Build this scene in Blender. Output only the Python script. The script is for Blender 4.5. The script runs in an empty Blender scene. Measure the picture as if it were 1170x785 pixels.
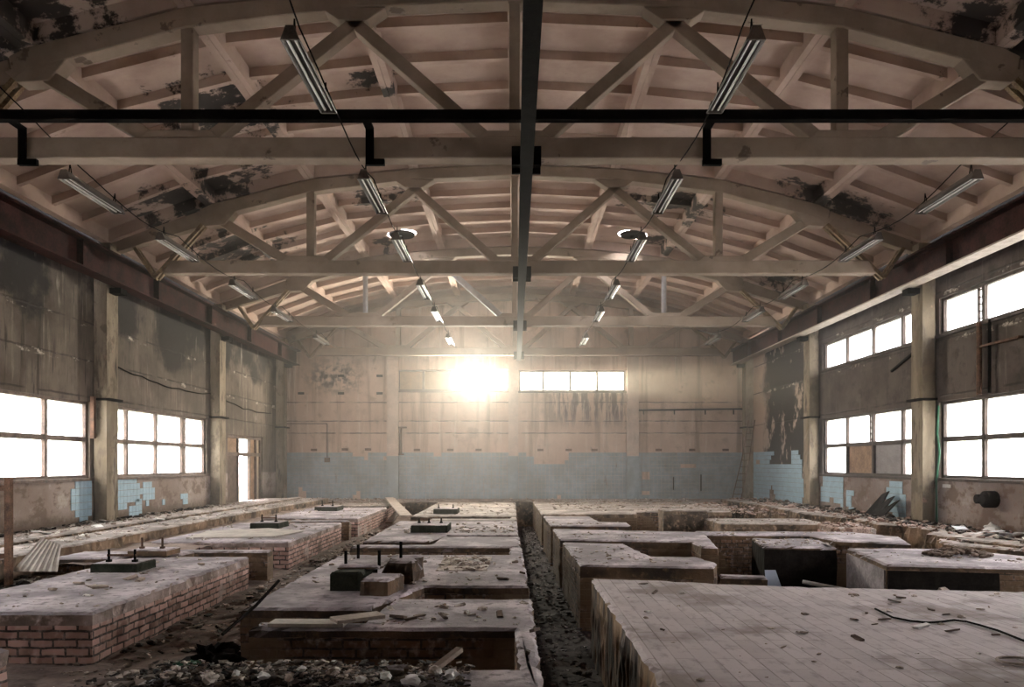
import bpy, bmesh, math, random
from mathutils import Vector, Matrix, noise
random.seed(7)
S = bpy.context.scene
C = S.collection
EYE = 1.36
F = 855.0
VX, VY = 588.0, 530.0
def px(x, y, z=0.0):
    """point of height z seen at pixel x,y -> (X, D)"""
    d = F*(EYE-z)/(y-VY)
    return ((x-VX)*d/F, d)
def at(x, y, d):
    return Vector(((x-VX)*d/F, d, EYE+(VY-y)*d/F))

# ------------------------------------------------------------ node helper
class M:
    def __init__(s, name, rough=.9, metal=0.0, spec=.3):
        s.m = bpy.data.materials.new(name); s.m.use_nodes = True
        s.t = s.m.node_tree; s.t.nodes.clear()
        s.out = s.t.nodes.new('ShaderNodeOutputMaterial')
        s.b = s.t.nodes.new('ShaderNodeBsdfPrincipled')
        s.b.inputs['Roughness'].default_value = rough
        s.b.inputs['Metallic'].default_value = metal
        s.b.inputs['Specular IOR Level'].default_value = spec
        s.link(s.b.outputs[0], s.out.inputs[0])
        s._tc = None
    def link(s, a, b): s.t.links.new(a, b)
    def put(s, sock, v):
        if v is None: return
        if isinstance(v, (int, float)):
            if sock.type == 'RGBA': v = (v, v, v, 1)
            elif sock.type == 'VECTOR': v = (v, v, v)
            sock.default_value = v
        elif isinstance(v, (tuple, list)):
            if sock.type == 'RGBA' and len(v) == 3: v = tuple(v)+(1,)
            sock.default_value = v
        else: s.link(v, sock)
    def tc(s, k='Object'):
        if s._tc is None: s._tc = s.t.nodes.new('ShaderNodeTexCoord')
        return s._tc.outputs[k]
    def geo(s, k='Position'):
        return s.t.nodes.new('ShaderNodeNewGeometry').outputs[k]
    def map(s, vec, scale=(1,1,1), loc=(0,0,0), rot=(0,0,0)):
        n = s.t.nodes.new('ShaderNodeMapping'); s.put(n.inputs[0], vec)
        n.inputs['Scale'].default_value = scale; n.inputs['Location'].default_value = loc; n.inputs['Rotation'].default_value = rot
        return n.outputs[0]
    def noise(s, scale, vec=None, detail=6, rough=.6, dist=0, col=False):
        n = s.t.nodes.new('ShaderNodeTexNoise'); s.put(n.inputs['Vector'], vec if vec is not None else s.geo())
        n.inputs['Scale'].default_value = scale; n.inputs['Detail'].default_value = detail
        n.inputs['Roughness'].default_value = rough; n.inputs['Distortion'].default_value = dist
        return n.outputs['Color' if col else 'Fac']
    def voro(s, scale, vec=None, feat='F1', out='Distance'):
        n = s.t.nodes.new('ShaderNodeTexVoronoi'); n.feature = feat; s.put(n.inputs['Vector'], vec if vec is not None else s.geo())
        n.inputs['Scale'].default_value = scale
        return n.outputs[out]
    def brick(s, vec, c1, c2, mort, w=.26, h=.076, ms=.014, off=.5, bias=0):
        n = s.t.nodes.new('ShaderNodeTexBrick'); s.put(n.inputs['Vector'], vec)
        s.put(n.inputs['Color1'], c1); s.put(n.inputs['Color2'], c2); s.put(n.inputs['Mortar'], mort)
        n.inputs['Scale'].default_value = 1; n.inputs['Brick Width'].default_value = w; n.inputs['Row Height'].default_value = h
        n.inputs['Mortar Size'].default_value = ms; n.inputs['Mortar Smooth'].default_value = .2; n.inputs['Bias'].default_value = bias
        n.offset = off
        return n.outputs['Color'], n.outputs['Fac']
    def ramp(s, f, a, b, va=0.0, vb=1.0):
        n = s.t.nodes.new('ShaderNodeMapRange'); n.interpolation_type = 'SMOOTHSTEP'
        s.put(n.inputs['Value'], f); n.inputs[1].default_value = a; n.inputs[2].default_value = b
        n.inputs[3].default_value = va; n.inputs[4].default_value = vb
        return n.outputs[0]
    def mix(s, f, a, b, mode='MIX'):
        n = s.t.nodes.new('ShaderNodeMix'); n.data_type = 'RGBA'; n.blend_type = mode
        s.put(n.inputs[0], f); s.put(n.inputs[6], a); s.put(n.inputs[7], b)
        return n.outputs[2]
    def math(s, op, a, b=None):
        n = s.t.nodes.new('ShaderNodeMath'); n.operation = op; s.put(n.inputs[0], a); s.put(n.inputs[1], b)
        return n.outputs[0]
    def xyz(s, vec):
        n = s.t.nodes.new('ShaderNodeSeparateXYZ'); s.put(n.inputs[0], vec); return n.outputs
    def comb(s, x, y, z):
        n = s.t.nodes.new('ShaderNodeCombineXYZ'); s.put(n.inputs[0], x); s.put(n.inputs[1], y); s.put(n.inputs[2], z); return n.outputs[0]
    def dist(s, p, vec=None, squash=(1,1,1)):
        v = s.t.nodes.new('ShaderNodeVectorMath'); v.operation = 'SUBTRACT'; s.put(v.inputs[0], vec if vec is not None else s.geo()); v.inputs[1].default_value = p
        q = s.t.nodes.new('ShaderNodeVectorMath'); q.operation = 'MULTIPLY'; s.put(q.inputs[0], v.outputs[0]); q.inputs[1].default_value = squash
        l = s.t.nodes.new('ShaderNodeVectorMath'); l.operation = 'LENGTH'; s.put(l.inputs[0], q.outputs[0]); return l.outputs['Value']
    def done(s, col, bump=None, strength=.4, dist=.02):
        s.put(s.b.inputs['Base Color'], col)
        if bump is not None:
            n = s.t.nodes.new('ShaderNodeBump'); s.put(n.inputs['Height'], bump)
            n.inputs['Strength'].default_value = strength; n.inputs['Distance'].default_value = dist
            s.link(n.outputs[0], s.b.inputs['Normal'])
        return s.m

def m_simple(name, c, rough=.8, metal=0, var=.35, scale=6, dark=None, bump=.2, spec=.3):
    m = M(name, rough, metal, spec if max(c) > .08 else .06)
    n = m.noise(scale); n2 = m.noise(scale*7)
    d = dark or tuple(x*(1-var) for x in c)
    return m.done(m.mix(m.ramp(m.math('ADD', m.math('MULTIPLY', n, .6), m.math('MULTIPLY', n2, .4)), .35, .65), d, c), n2, bump)

# dusty concrete: brown cast concrete, grey-lilac dust settled on what faces up
def m_block(name, dust=(.63,.55,.585), body=(.15,.092,.055), dark=(.04,.03,.024)):
    m = M(name)
    nz = m.xyz(m.geo('Normal'))[2]
    n1 = m.noise(1.3, detail=8); n2 = m.noise(9, detail=6); n3 = m.noise(45, detail=3)
    side = m.mix(m.ramp(n1, .35, .7), dark, body)
    side = m.mix(m.ramp(n2, .5, .75), side, tuple(x*1.35 for x in body))
    d = m.mix(m.ramp(n1, .4, .68), tuple(x*.42 for x in dust), dust)
    d = m.mix(m.ramp(n2, .50, .66), d, tuple(x*.36 for x in dust))
    d = m.mix(m.ramp(n3, .60, .72), d, tuple(x*.35 for x in dust))
    up = m.ramp(m.math('ADD', nz, m.math('MULTIPLY', m.math('SUBTRACT', n2, .5), .5)), .45, .75)
    return m.done(m.mix(up, side, d), m.math('ADD', n2, m.math('MULTIPLY', n3, .4)), .6, .03)
def m_brick(name, a=(.60,.375,.325), b=(.27,.155,.125), mort=(.06,.046,.04), plaster=(.42,.335,.30), pl=(.55,.64)):
    m = M(name)
    uv = m.tc('UV')
    wob = m.noise(5, uv, col=True)
    v = m.t.nodes.new('ShaderNodeVectorMath'); v.operation = 'MULTIPLY_ADD'; m.put(v.inputs[0], wob); v.inputs[1].default_value = (.045,.035,0); m.put(v.inputs[2], uv)
    col, fac = m.brick(v.outputs[0], a, b, mort, w=.215, ms=.011)
    n1 = m.noise(1.1, uv, detail=8); n2 = m.noise(14, uv)
    col = m.mix(m.ramp(n2, .45, .8, 0, .6), col, (.60,.47,.43))
    col = m.mix(m.ramp(n1, .32, .45, .75, 0), col, (.10,.07,.055))
    p = m.ramp(n1, pl[0], pl[1])
    col = m.mix(p, col, plaster)
    return m.done(col, m.math('SUBTRACT', m.math('MULTIPLY', n2, .4), fac), .8, .02)
def m_tilefloor():
    m = M('tiled_platform')
    nz = m.xyz(m.geo('Normal'))[2]
    uv = m.map(m.tc('UV'), rot=(0,0,math.pi/2))
    col, fac = m.brick(uv, (.57,.50,.515), (.40,.345,.355), (.20,.165,.16), w=.55, h=.14, ms=.005)
    n1 = m.noise(.8, detail=9); n2 = m.noise(11, m.map(m.geo(), (1,.45,1)), detail=8); n3 = m.noise(40)
    col = m.mix(m.ramp(n1, .42, .62, 0, .7), col, (.50,.435,.44))
    col = m.mix(m.ramp(n1, .5, .36, 0, .8), col, (.215,.165,.145))
    col = m.mix(m.ramp(n2, .50, .70, 0, .5), col, (.20,.16,.16))
    col = m.mix(m.ramp(n3, .62, .72, 0, .8), col, (.15,.12,.11))
    side = m.mix(m.ramp(m.noise(3, m.map(m.geo(), (1,1,.4))), .4, .62), (.055,.042,.035), (.30,.20,.12))
    up = m.ramp(nz, .45, .75)
    return m.done(m.mix(up, side, col), m.math('SUBTRACT', m.math('MULTIPLY', n2, .7), m.math('MULTIPLY', fac, .5)), .5, .015)

def m_wall(name, kind):
    m = M(name)
    p = m.geo(); x, y, z = m.xyz(p)
    u = y if kind != 'back' else x
    flat = m.comb(u, 0.0, z)
    streak = m.noise(1.0, m.map(flat, (2.6, 1, .16)), detail=8, rough=.65)
    patch = m.noise(.55, flat, detail=9, rough=.62)
    fine = m.noise(9, flat, detail=8)
    if kind == 'left':
        base = m.mix(m.ramp(patch, .35, .65), (.085,.066,.051), (.19,.152,.122))
        base = m.mix(m.ramp(m.noise(1.0, m.map(flat, (7,1,.45), loc=(9,0,4)), detail=9, rough=.7), .54, .68, 0, .75), base, (.34,.29,.24))
        base = m.mix(m.ramp(m.noise(1.0, m.map(flat, (6,1,.5), loc=(1,0,7)), detail=9, rough=.7), .53, .62, 0, .8), base, (.045,.036,.03))
        base = m.mix(m.ramp(m.noise(2.5, m.map(flat, (1,1,.5)), detail=10, rough=.7), .45, .68, 0, .75), base, (.095,.075,.06))
        base = m.mix(m.ramp(streak, .55, .72, 0, .5), base, (.05,.042,.036))
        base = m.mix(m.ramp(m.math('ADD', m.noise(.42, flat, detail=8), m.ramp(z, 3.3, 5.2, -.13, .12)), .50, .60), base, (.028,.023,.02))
        base = m.mix(m.ramp(m.noise(2.2, m.map(flat, (1.2,1,.3), loc=(5,0,2)), detail=9), .60, .74, 0, .6), base, (.55,.49,.42))
        base = m.mix(m.ramp(z, 5.45, 5.7), base, (.012,.01,.009))  # shade above the crane beam, painted into the wall colour as a black strip
        low = m.mix(m.ramp(patch, .35, .65), (.25,.19,.16), (.37,.30,.265))
        low = m.mix(m.ramp(fine, .56, .75, 0, .7), low, (.24,.15,.11))
        low = m.mix(m.ramp(m.noise(1.5, m.map(flat, (1,1,1.4), loc=(2,0,6)), detail=10, rough=.7), .50, .58, 0, .8), low, (.16,.11,.085))
        low = m.mix(m.ramp(m.noise(1.2, m.map(flat, loc=(8,0,3)), detail=10, rough=.7), .57, .64, 0, .7), low, (.50,.44,.40))
        low = m.mix(m.ramp(m.math('ADD', z, m.math('MULTIPLY', fine, .35)), .62, .28), low, (.12,.085,.065))
        base = m.mix(m.ramp(z, 1.02, 1.10, 1, 0), base, low)
        joints = [2.78, 3.55, 4.35]
    elif kind == 'right':
        base = m.mix(m.ramp(patch, .38, .62), (.065,.049,.041), (.125,.097,.083))
        base = m.mix(m.ramp(m.noise(1.0, m.map(flat, (6,1,.5), loc=(4,0,2)), detail=9, rough=.7), .56, .68, 0, .6), base, (.20,.16,.135))
        base = m.mix(m.ramp(m.noise(2.1, flat, detail=10, rough=.7), .48, .66, 0, .8), base, (.045,.034,.029))
        base = m.mix(m.ramp(streak, .58, .74, 0, .6), base, (.04,.032,.028))
        base = m.mix(m.ramp(m.noise(1.4, flat, detail=8), .60, .68, 0, .5), base, (.20,.165,.14))
        base = m.mix(m.ramp(z, 5.45, 5.7), base, (.012,.01,.009))  # black band puts the shadow over the crane beam into the colour
        # the burnt, peeled bay by the far corner
        burn = m.mix(m.ramp(m.noise(1.0, m.map(flat, (.9,1,.6), loc=(3,0,1)), detail=10, rough=.68), .55, .60), (.035,.028,.024), (.44,.34,.27))
        burn = m.mix(m.ramp(m.math('ADD', y, m.math('MULTIPLY', patch, 3.0)), 28.2, 28.9), burn, (.50,.38,.30))
        base = m.mix(m.ramp(y, 22.4, 22.5), base, burn)
        low = m.mix(m.ramp(patch, .35, .65), (.21,.16,.14), (.32,.26,.235))
        low = m.mix(m.ramp(fine, .53, .72, 0, .8), low, (.24,.13,.095))
        low = m.mix(m.ramp(m.noise(1.5, m.map(flat, (1,1,1.4), loc=(2,0,6)), detail=10, rough=.7), .49, .57, 0, .8), low, (.15,.095,.07))
        low = m.mix(m.ramp(m.noise(1.2, m.map(flat, loc=(8,0,3)), detail=10, rough=.7), .58, .65, 0, .6), low, (.44,.38,.35))
        base = m.mix(m.ramp(z, 1.02, 1.10, 1, 0), base, low)
        joints = [2.8, 3.98, 5.0]
    elif kind == 'rear':
        base = (.2,.16,.13); joints = [3]
    else:
        base = m.mix(m.ramp(patch, .35, .65), (.52,.385,.315), (.68,.525,.445))
        base = m.mix(m.ramp(streak, .50, .68, 0, .8), base, (.30,.205,.15))
        base = m.mix(m.ramp(m.noise(1.0, m.map(flat, (5,1,.3), loc=(6,0,1)), detail=10, rough=.7), .53, .66, 0, .7), base, (.70,.60,.53))
        base = m.mix(m.ramp(m.noise(1.1, m.map(flat, loc=(3,0,9)), detail=10, rough=.7), .54, .66, 0, .6), base, (.33,.235,.185))
        # rust and soot runs under the right-hand window band
        run = m.noise(1.0, m.map(flat, (4.5,1,.55), loc=(2,0,0)), detail=10, rough=.7)
        msk = m.math('MULTIPLY', m.math('MULTIPLY', m.ramp(x, .6, 2.2), m.ramp(x, 4.5, 4.2)), m.math('MULTIPLY', m.ramp(z, 2.6, 3.4), m.ramp(z, 4.3, 4.15)))
        base = m.mix(m.math('MULTIPLY', m.ramp(run, .44, .56), msk), base, (.12,.08,.075))
        # black mould and broken plaster, upper left
        mould = m.math('MULTIPLY', m.ramp(m.dist((-7.0,29.1,4.75), squash=(.62,0,1.1)), 1.0, .25), m.ramp(m.noise(3.3, flat, detail=9), .42, .60))
        base = m.mix(mould, base, (.085,.07,.06))
        base = m.mix(m.ramp(m.noise(1.9, flat, detail=9), .61, .66, 0, .6), base, (.34,.235,.175))
        joints = [2.55, 3.02, 3.75]
    w = m.math('MULTIPLY', m.math('SUBTRACT', m.noise(3, flat), .5), .05)
    zz = m.math('ADD', z, w)
    g = None
    for j in joints:
        d = m.math('ABSOLUTE', m.math('SUBTRACT', zz, j))
        k = m.ramp(d, .008, .03, 1, 0)
        g = k if g is None else m.math('MAXIMUM', g, k)
    g2 = m.math('MULTIPLY', g, m.ramp(m.noise(2, flat), .35, .55))
    base = m.mix(m.math('MULTIPLY', g2, .8), base, (.05,.04,.035))
    if kind in ('left', 'right'):
        gz = None
        for j in joints[1:]:
            d = m.math('ABSOLUTE', m.math('SUBTRACT', zz, j-.04)); k = m.ramp(d, .02, .075, 1, 0); gz = k if gz is None else m.math('MAXIMUM', gz, k)
        base = m.mix(m.math('MULTIPLY', gz, m.ramp(m.noise(1.3, m.map(flat, (1.6,1,3), loc=(7,0,0)), detail=10, rough=.72), .54, .62, 0, .85)), base, (.62,.54,.46))
    base = m.mix(m.ramp(fine, .6, .8, 0, .5), base, (.12,.09,.075))
    return m.done(base, m.math('SUBTRACT', m.math('MULTIPLY', fine, .6), g2), .5, .02)

def m_ceiling():
    m = M('whitewashed_slab')
    p = m.geo()
    n1 = m.noise(.7, detail=8); n2 = m.noise(5, detail=8); n3 = m.noise(2.2, detail=10, rough=.7)
    base = m.mix(m.ramp(n1, .36, .64), (.39,.275,.225), (.53,.40,.335))
    base = m.mix(m.ramp(n2, .55, .8, 0, .45), base, (.40,.28,.22))
    mask = None
    for (c, r, q) in [((-5.2,13.3,7.3),1.5,(.8,.8,0)), ((-6.7,16.0,6.6),1.7,(.7,1.2,0)), ((-2.4,12.9,7.6),.6,(.8,1,0)), ((-3.3,18.4,7.7),1.3,(.8,1,0)), ((-7.4,19.8,6.6),2.2,(1,.7,0)),
                    ((3.9,18.6,7.7),1.6,(.7,1,0)), ((7.0,16.2,6.6),1.0,(.5,1.4,0)), ((6.9,9.8,6.6),2.2,(.8,1,0)), ((-6.6,9.6,6.8),2.2,(.8,1,0)), ((1.3,10.9,7.7),.5,(.7,1,0)), ((7.6,22.0,6.3),1.5,(1,1,0)), ((-3.9,22.0,7.5),.8,(1,1,0)), ((4.3,21.8,7.5),1.0,(.8,1,0))]:
        k = m.ramp(m.dist(c, squash=q), r, r*.15)
        mask = k if mask is None else m.math('MAXIMUM', mask, k)
    f = m.ramp(m.math('ADD', n3, m.math('MULTIPLY', mask, .26)), .66, .74)
    base = m.mix(m.math('MULTIPLY', f, m.ramp(mask, 0, .2)), base, (.055,.045,.04))
    base = m.mix(m.ramp(n3, .63, .70, 0, .55), base, (.20,.14,.11))
    return m.done(base, n2, .3, .02)
def m_truss():
    m = M('painted_truss_concrete')
    n1 = m.noise(1.3, detail=8); n2 = m.noise(12, detail=5)
    c = m.mix(m.ramp(n1, .35, .65), (.25,.19,.145), (.345,.267,.21))
    c = m.mix(m.ramp(n2, .58, .75, 0, .55), c, (.27,.19,.14))
    c = m.mix(m.ramp(m.noise(2.3, detail=10), .64, .68, 0, .8), c, (.12,.085,.065))
    return m.done(c, n2, .3, .015)
def m_column():
    m = M('column_concrete')
    p = m.geo(); n1 = m.noise(1.0, m.map(p, (1.5,1.5,.35)), detail=8); n2 = m.noise(9, detail=8)
    c = m.mix(m.ramp(n1, .35, .65), (.165,.128,.085), (.31,.252,.185))
    c = m.mix(m.ramp(m.noise(2.2, m.map(p, (2,2,.4), loc=(3,1,4)), detail=9), .53, .68), c, (.07,.055,.042))
    c = m.mix(m.ramp(m.noise(3.5, m.map(p, (1,1,.6), loc=(2,2,2)), detail=10, rough=.72), .52, .60, 0, .75), c, (.13,.10,.07))
    c = m.mix(m.ramp(m.noise(2.7, m.map(p, (1,1,.6), loc=(6,2,5)), detail=10, rough=.72), .60, .66, 0, .8), c, (.34,.215,.165))
    return m.done(c, n2, .5, .02)
def m_tile():
    m = M('pale_blue_tile', rough=.45)
    p = m.geo(); x, y, z = m.xyz(p)
    col = m.mix(m.ramp(m.noise(4.5, detail=3), .4, .6), (.36,.42,.465), (.30,.36,.405)); fac = m.noise(20)
    n = m.noise(1.2, detail=8)
    col = m.mix(m.ramp(n, .42, .62, 0, .6), col, (.25,.255,.26))
    col = m.mix(m.ramp(m.noise(2.0, m.map(p, (2.2,2.2,.5)), detail=9), .62, .70, 0, .8), col, (.20,.11,.07))
    return m.done(col, fac, -.3, .005)
def m_dadoback():
    return m_simple('tile_bed_mortar', (.33,.24,.19), scale=5)
def m_rubble(name, cols, scale=9):
    m = M(name)
    v = m.voro(scale, out='Color'); h = m.xyz(v)
    c = m.mix(m.ramp(h[0], .3, .31), cols[0], cols[1])
    c = m.mix(m.ramp(h[1], .62, .63), c, cols[2])
    c = m.mix(m.ramp(h[2], .86, .87), c, cols[3])
    n = m.noise(30)
    return m.done(m.mix(m.ramp(n, .45, .7), c, tuple(x*.5 for x in cols[0])), n, .5, .02)

def m_glass():
    m = M('dusty_glass'); t = m.t
    tr = t.nodes.new('ShaderNodeBsdfTransparent'); tr.inputs[0].default_value = (.93,.95,.94,1)
    tl = t.nodes.new('ShaderNodeBsdfTranslucent'); tl.inputs[0].default_value = (.92,.93,.90,1)
    gl = t.nodes.new('ShaderNodeBsdfGlossy'); gl.inputs['Roughness'].default_value = .08; gl.inputs[0].default_value = (.9,.9,.9,1)
    a = t.nodes.new('ShaderNodeMixShader'); b = t.nodes.new('ShaderNodeMixShader'); b.inputs[0].default_value = .04
    f = m.ramp(m.noise(1.6, detail=8), .35, .7, .35, .7)
    m.put(a.inputs[0], f); m.link(tr.outputs[0], a.inputs[1]); m.link(tl.outputs[0], a.inputs[2])
    m.link(a.outputs[0], b.inputs[1]); m.link(gl.outputs[0], b.inputs[2]); m.link(b.outputs[0], m.out.inputs[0])
    return m.m
def m_poly():
    m = M('milky_polythene', rough=.3); t = m.t
    tr = t.nodes.new('ShaderNodeBsdfTransparent')
    a = t.nodes.new('ShaderNodeMixShader'); a.inputs[0].default_value = .75
    m.put(m.b.inputs['Base Color'], (.45,.52,.66)); m.link(tr.outputs[0], a.inputs[1]); m.link(m.b.outputs[0], a.inputs[2]); m.link(a.outputs[0], m.out.inputs[0])
    return m.m

MT = dict(pilaster=m_simple('pale_pilaster_plaster', (.66,.53,.46), .9, 0, .25, 2),
    block=m_block('dusty_concrete'),
    block_warm=m_block('dusty_concrete_warm', dust=(.53,.45,.41), body=(.30,.205,.14)),
    brick=m_brick('old_red_brick'), block_left=m_block('dusty_pale_concrete', dust=(.63,.55,.585), body=(.40,.31,.285), dark=(.13,.095,.075)), tile_bright=m_simple('clean_blue_tile', (.40,.565,.68), .45, 0, .2, 5),
    brick_brown=m_brick('brown_brick', a=(.19,.105,.062), b=(.11,.066,.04), mort=(.045,.033,.026), plaster=(.17,.112,.07), pl=(.45,.55)),
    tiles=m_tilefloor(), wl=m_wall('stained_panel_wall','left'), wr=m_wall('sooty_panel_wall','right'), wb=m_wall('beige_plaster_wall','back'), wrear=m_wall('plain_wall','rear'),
    ceil=m_ceiling(), truss=m_truss(), column=m_column(), tile=m_tile(), bed=m_dadoback(),
    dark=m_simple('black_steel', (.008,.0065,.006), .9, .0, .5), beam=m_simple('oxide_red_steel', (.060,.023,.020), .8, .0, .6, 3, dark=(.018,.010,.009)),
    flange=m_simple('pale_flange_paint', (.48,.40,.34), .7),
    rust=m_simple('rusty_steel', (.20,.105,.065), .8, .2, .6, 9, dark=(.06,.035,.025)),
    straw=m_simple('ochre_painted_steel', (.36,.26,.155), .7, .1, .6, 8, dark=(.13,.08,.045)),
    galv=m_simple('galvanised_steel', (.62,.63,.68), .35, .85, .25, 8),
    lampbody=m_simple('grey_lamp_metal', (.155,.13,.115), .5, .4, .4, 10), reflector=m_simple('enamel_reflector', (.11,.095,.085), .4, .2, .3, 10), tube=m_simple('opal_tube', (.80,.78,.76), .2, 0, .1),
    frame=m_simple('dark_window_frame', (.085,.06,.05), .7, 0, .5, 7), frame_l=m_simple('brown_window_frame', (.21,.145,.115), .7, 0, .55, 7, dark=(.08,.06,.05)),
    glass=m_glass(), poly=m_poly(),
    board_brown=m_simple('rust_stained_board', (.42,.265,.17), .8, 0, .5, 3), board_grey=m_simple('grey_ribbed_sheet', (.36,.33,.33), .7, 0, .3, 4),
    board_beige=m_simple('beige_infill_board', (.50,.38,.27), .8, 0, .3, 3),
    wood=m_simple('weathered_wood', (.42,.33,.28), .85, 0, .4, 5), wood_dark=m_simple('dark_wood', (.16,.11,.085), .85, 0, .5, 5), ply=m_simple('dusty_plywood', (.56,.50,.45), .85, 0, .3, 3),
    green=m_simple('green_black_concrete', (.042,.044,.033), .9, 0, .5, 8), burnt=m_simple('burnt_concrete', (.022,.018,.016), .95, 0, .5, 4), lilac=m_simple('flaking_lilac_render', (.33,.29,.30), .9, 0, .55, 4),
    white=m_simple('white_scrap', (.72,.70,.68), .8, 0, .2), paper=m_simple('grey_paper', (.66,.66,.68), .9, 0, .25),
    leaf=m_simple('sunlit_leaves', (.30,.42,.16), .7, 0, .5, 3), bark=m_simple('bark', (.12,.09,.06)), bottle=m_simple('green_plastic', (.02,.10,.05), .4),
    ground=m_simple('outside_ground', (.35,.36,.26), .9, 0, .4, 1),
    rub_light=m_rubble('pale_rubble', [(.40,.32,.27),(.56,.48,.43),(.22,.16,.13),(.70,.66,.62)]),
    rub_dark=m_rubble('dark_rubble', [(.055,.047,.05),(.11,.09,.095),(.035,.028,.03),(.42,.38,.40)], 11),
    rub_red=m_rubble('brick_rubble', [(.30,.19,.15),(.42,.31,.265),(.20,.12,.095),(.50,.44,.41)]),
    rub_black=m_rubble('black_litter', [(.05,.04,.035),(.13,.10,.08),(.025,.02,.018),(.38,.33,.29)]),
    soil=m_simple('trench_soil', (.20,.145,.125), .95, 0, .6, 3), soil_dark=m_simple('black_trench_soil', (.075,.06,.063), .9, 0, .6, 5), sand=m_simple('sandy_ledge', (.36,.275,.235), .95, 0, .4, 3),
)

# ------------------------------------------------------------ mesh helper
class MB:
    def __init__(s): s.bm = bmesh.new()
    def box(s, x0, x1, y0, y1, z0, z1, rot=None, about=None):
        vs = [Vector((x, y, z)) for z in (z0, z1) for y in (y0, y1) for x in (x0, x1)]
        if rot is not None:
            c = about if about is not None else Vector(((x0+x1)/2, (y0+y1)/2, (z0+z1)/2))
            vs = [rot @ (v-c) + c for v in vs]
        v = [s.bm.verts.new(p) for p in vs]
        for f in ((0,2,3,1),(4,5,7,6),(0,1,5,4),(2,6,7,3),(0,4,6,2),(1,3,7,5)): s.bm.faces.new([v[i] for i in f])
        return s
    def hexa(s, pts):
        v = [s.bm.verts.new(p) for p in pts]
        for f in ((0,2,3,1),(4,5,7,6),(0,1,5,4),(2,6,7,3),(0,4,6,2),(1,3,7,5)): s.bm.faces.new([v[i] for i in f])
        return s
    def bar(s, a, b, w, y0, y1):
        """flat bar in the x-z plane from a to b, width w, from y0 to y1"""
        a = Vector((a[0], 0, a[1])); b = Vector((b[0], 0, b[1])); d = (b-a).normalized(); n = Vector((-d.z, 0, d.x))*w/2
        q = [a-n, b-n, b+n, a+n]
        lo = [s.bm.verts.new((p.x, y0, p.z)) for p in q]; hi = [s.bm.verts.new((p.x, y1, p.z)) for p in q]
        s._loft(lo, hi); return s
    def _loft(s, lo, hi):
        n = len(lo)
        s.bm.faces.new(lo); s.bm.faces.new(hi[::-1])
        for i in range(n): s.bm.faces.new([lo[i], hi[i], hi[(i+1)%n], lo[(i+1)%n]])
    def plate(s, pts, y0, y1):
        """polygon in x-z from y0 to y1"""
        lo = [s.bm.verts.new((p[0], y0, p[1])) for p in pts]; hi = [s.bm.verts.new((p[0], y1, p[1])) for p in pts]
        s._loft(lo, hi); return s
    def slab(s, pts, z0, z1):
        lo = [s.bm.verts.new((p[0], p[1], z0)) for p in pts]; hi = [s.bm.verts.new((p[0], p[1], z1)) for p in pts]
        s._loft(lo, hi); return s
    def tube(s, pts, r, n=8, caps=True):
        pts = [Vector(p) for p in pts]; rings = []
        up0 = Vector((0,0,1))
        for i, p in enumerate(pts):
            d = (pts[min(i+1, len(pts)-1)]-pts[max(i-1, 0)]).normalized()
            u = up0 if abs(d.dot(up0)) < .9 else Vector((1,0,0))
            a = d.cross(u).normalized(); b = d.cross(a)
            rr = r[i] if isinstance(r, (list, tuple)) else r
            rings.append([s.bm.verts.new(p+(a*math.cos(2*math.pi*k/n)+b*math.sin(2*math.pi*k/n))*rr) for k in range(n)])
        for i in range(len(rings)-1):
            for k in range(n): s.bm.faces.new([rings[i][k], rings[i][(k+1)%n], rings[i+1][(k+1)%n], rings[i+1][k]])
        if caps: s.bm.faces.new(rings[0][::-1]); s.bm.faces.new(rings[-1])
        return s
    def rough(s, poly, z0, z1, step=.085, amp=.014, lip=.025, chip=.05, seed=0, tilt=(0,0), bottom=False):
        a = sum(poly[i][0]*poly[(i+1)%len(poly)][1]-poly[(i+1)%len(poly)][0]*poly[i][1] for i in range(len(poly)))
        if a < 0: poly = poly[::-1]
        P = []
        for i in range(len(poly)):
            p = Vector(poly[i]); q = Vector(poly[(i+1)%len(poly)]); L = (q-p).length; k = max(1, int(L/step))
            d = (q-p)/max(L, 1e-6); nrm = Vector((d.y, -d.x))
            pr = Vector(poly[i-1]); d0 = (p-pr).normalized(); n0 = Vector((d0.y, -d0.x))
            for j in range(k):
                P.append((p+(q-p)*j/k, (nrm if j else (nrm+n0).normalized())))
        nz = max(1, int((z1-z0)/.13)); zs = [z0+(z1-z0-lip)*j/nz for j in range(nz+1)]
        rings = []
        for j, z in enumerate(zs):
            R = []
            for (p, n) in P:
                k = noise.noise(Vector((p.x*2.3+seed, p.y*2.3, z*3)))*amp*.5 + noise.noise(Vector((p.x*11, p.y*11+seed, z*11)))*amp*.9
                if j == len(zs)-1: k -= max(0, noise.noise(Vector((p.x*5+seed, p.y*5, 7)))-.15)*chip
                R.append(s.bm.verts.new((p.x+n.x*k, p.y+n.y*k, z)))
            rings.append(R)
        R = []
        for (p, n) in P:
            k = -lip*1.0 - max(0, noise.noise(Vector((p.x*5+seed, p.y*5, 7)))-.1)*chip*1.6 - abs(noise.noise(Vector((p.x*15+seed, p.y*15, 3))))*.035
            R.append(s.bm.verts.new((p.x+n.x*k, p.y+n.y*k, z1+tilt[0]*(p.x-P[0][0].x)+tilt[1]*(p.y-P[0][0].y))))
        rings.append(R)
        m = len(P)
        for i in range(len(rings)-1):
            for k in range(m): s.bm.faces.new([rings[i][k], rings[i][(k+1)%m], rings[i+1][(k+1)%m], rings[i+1][k]])
        s.bm.faces.new(rings[-1])
        if bottom: s.bm.faces.new(rings[0][::-1])
        return s
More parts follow.
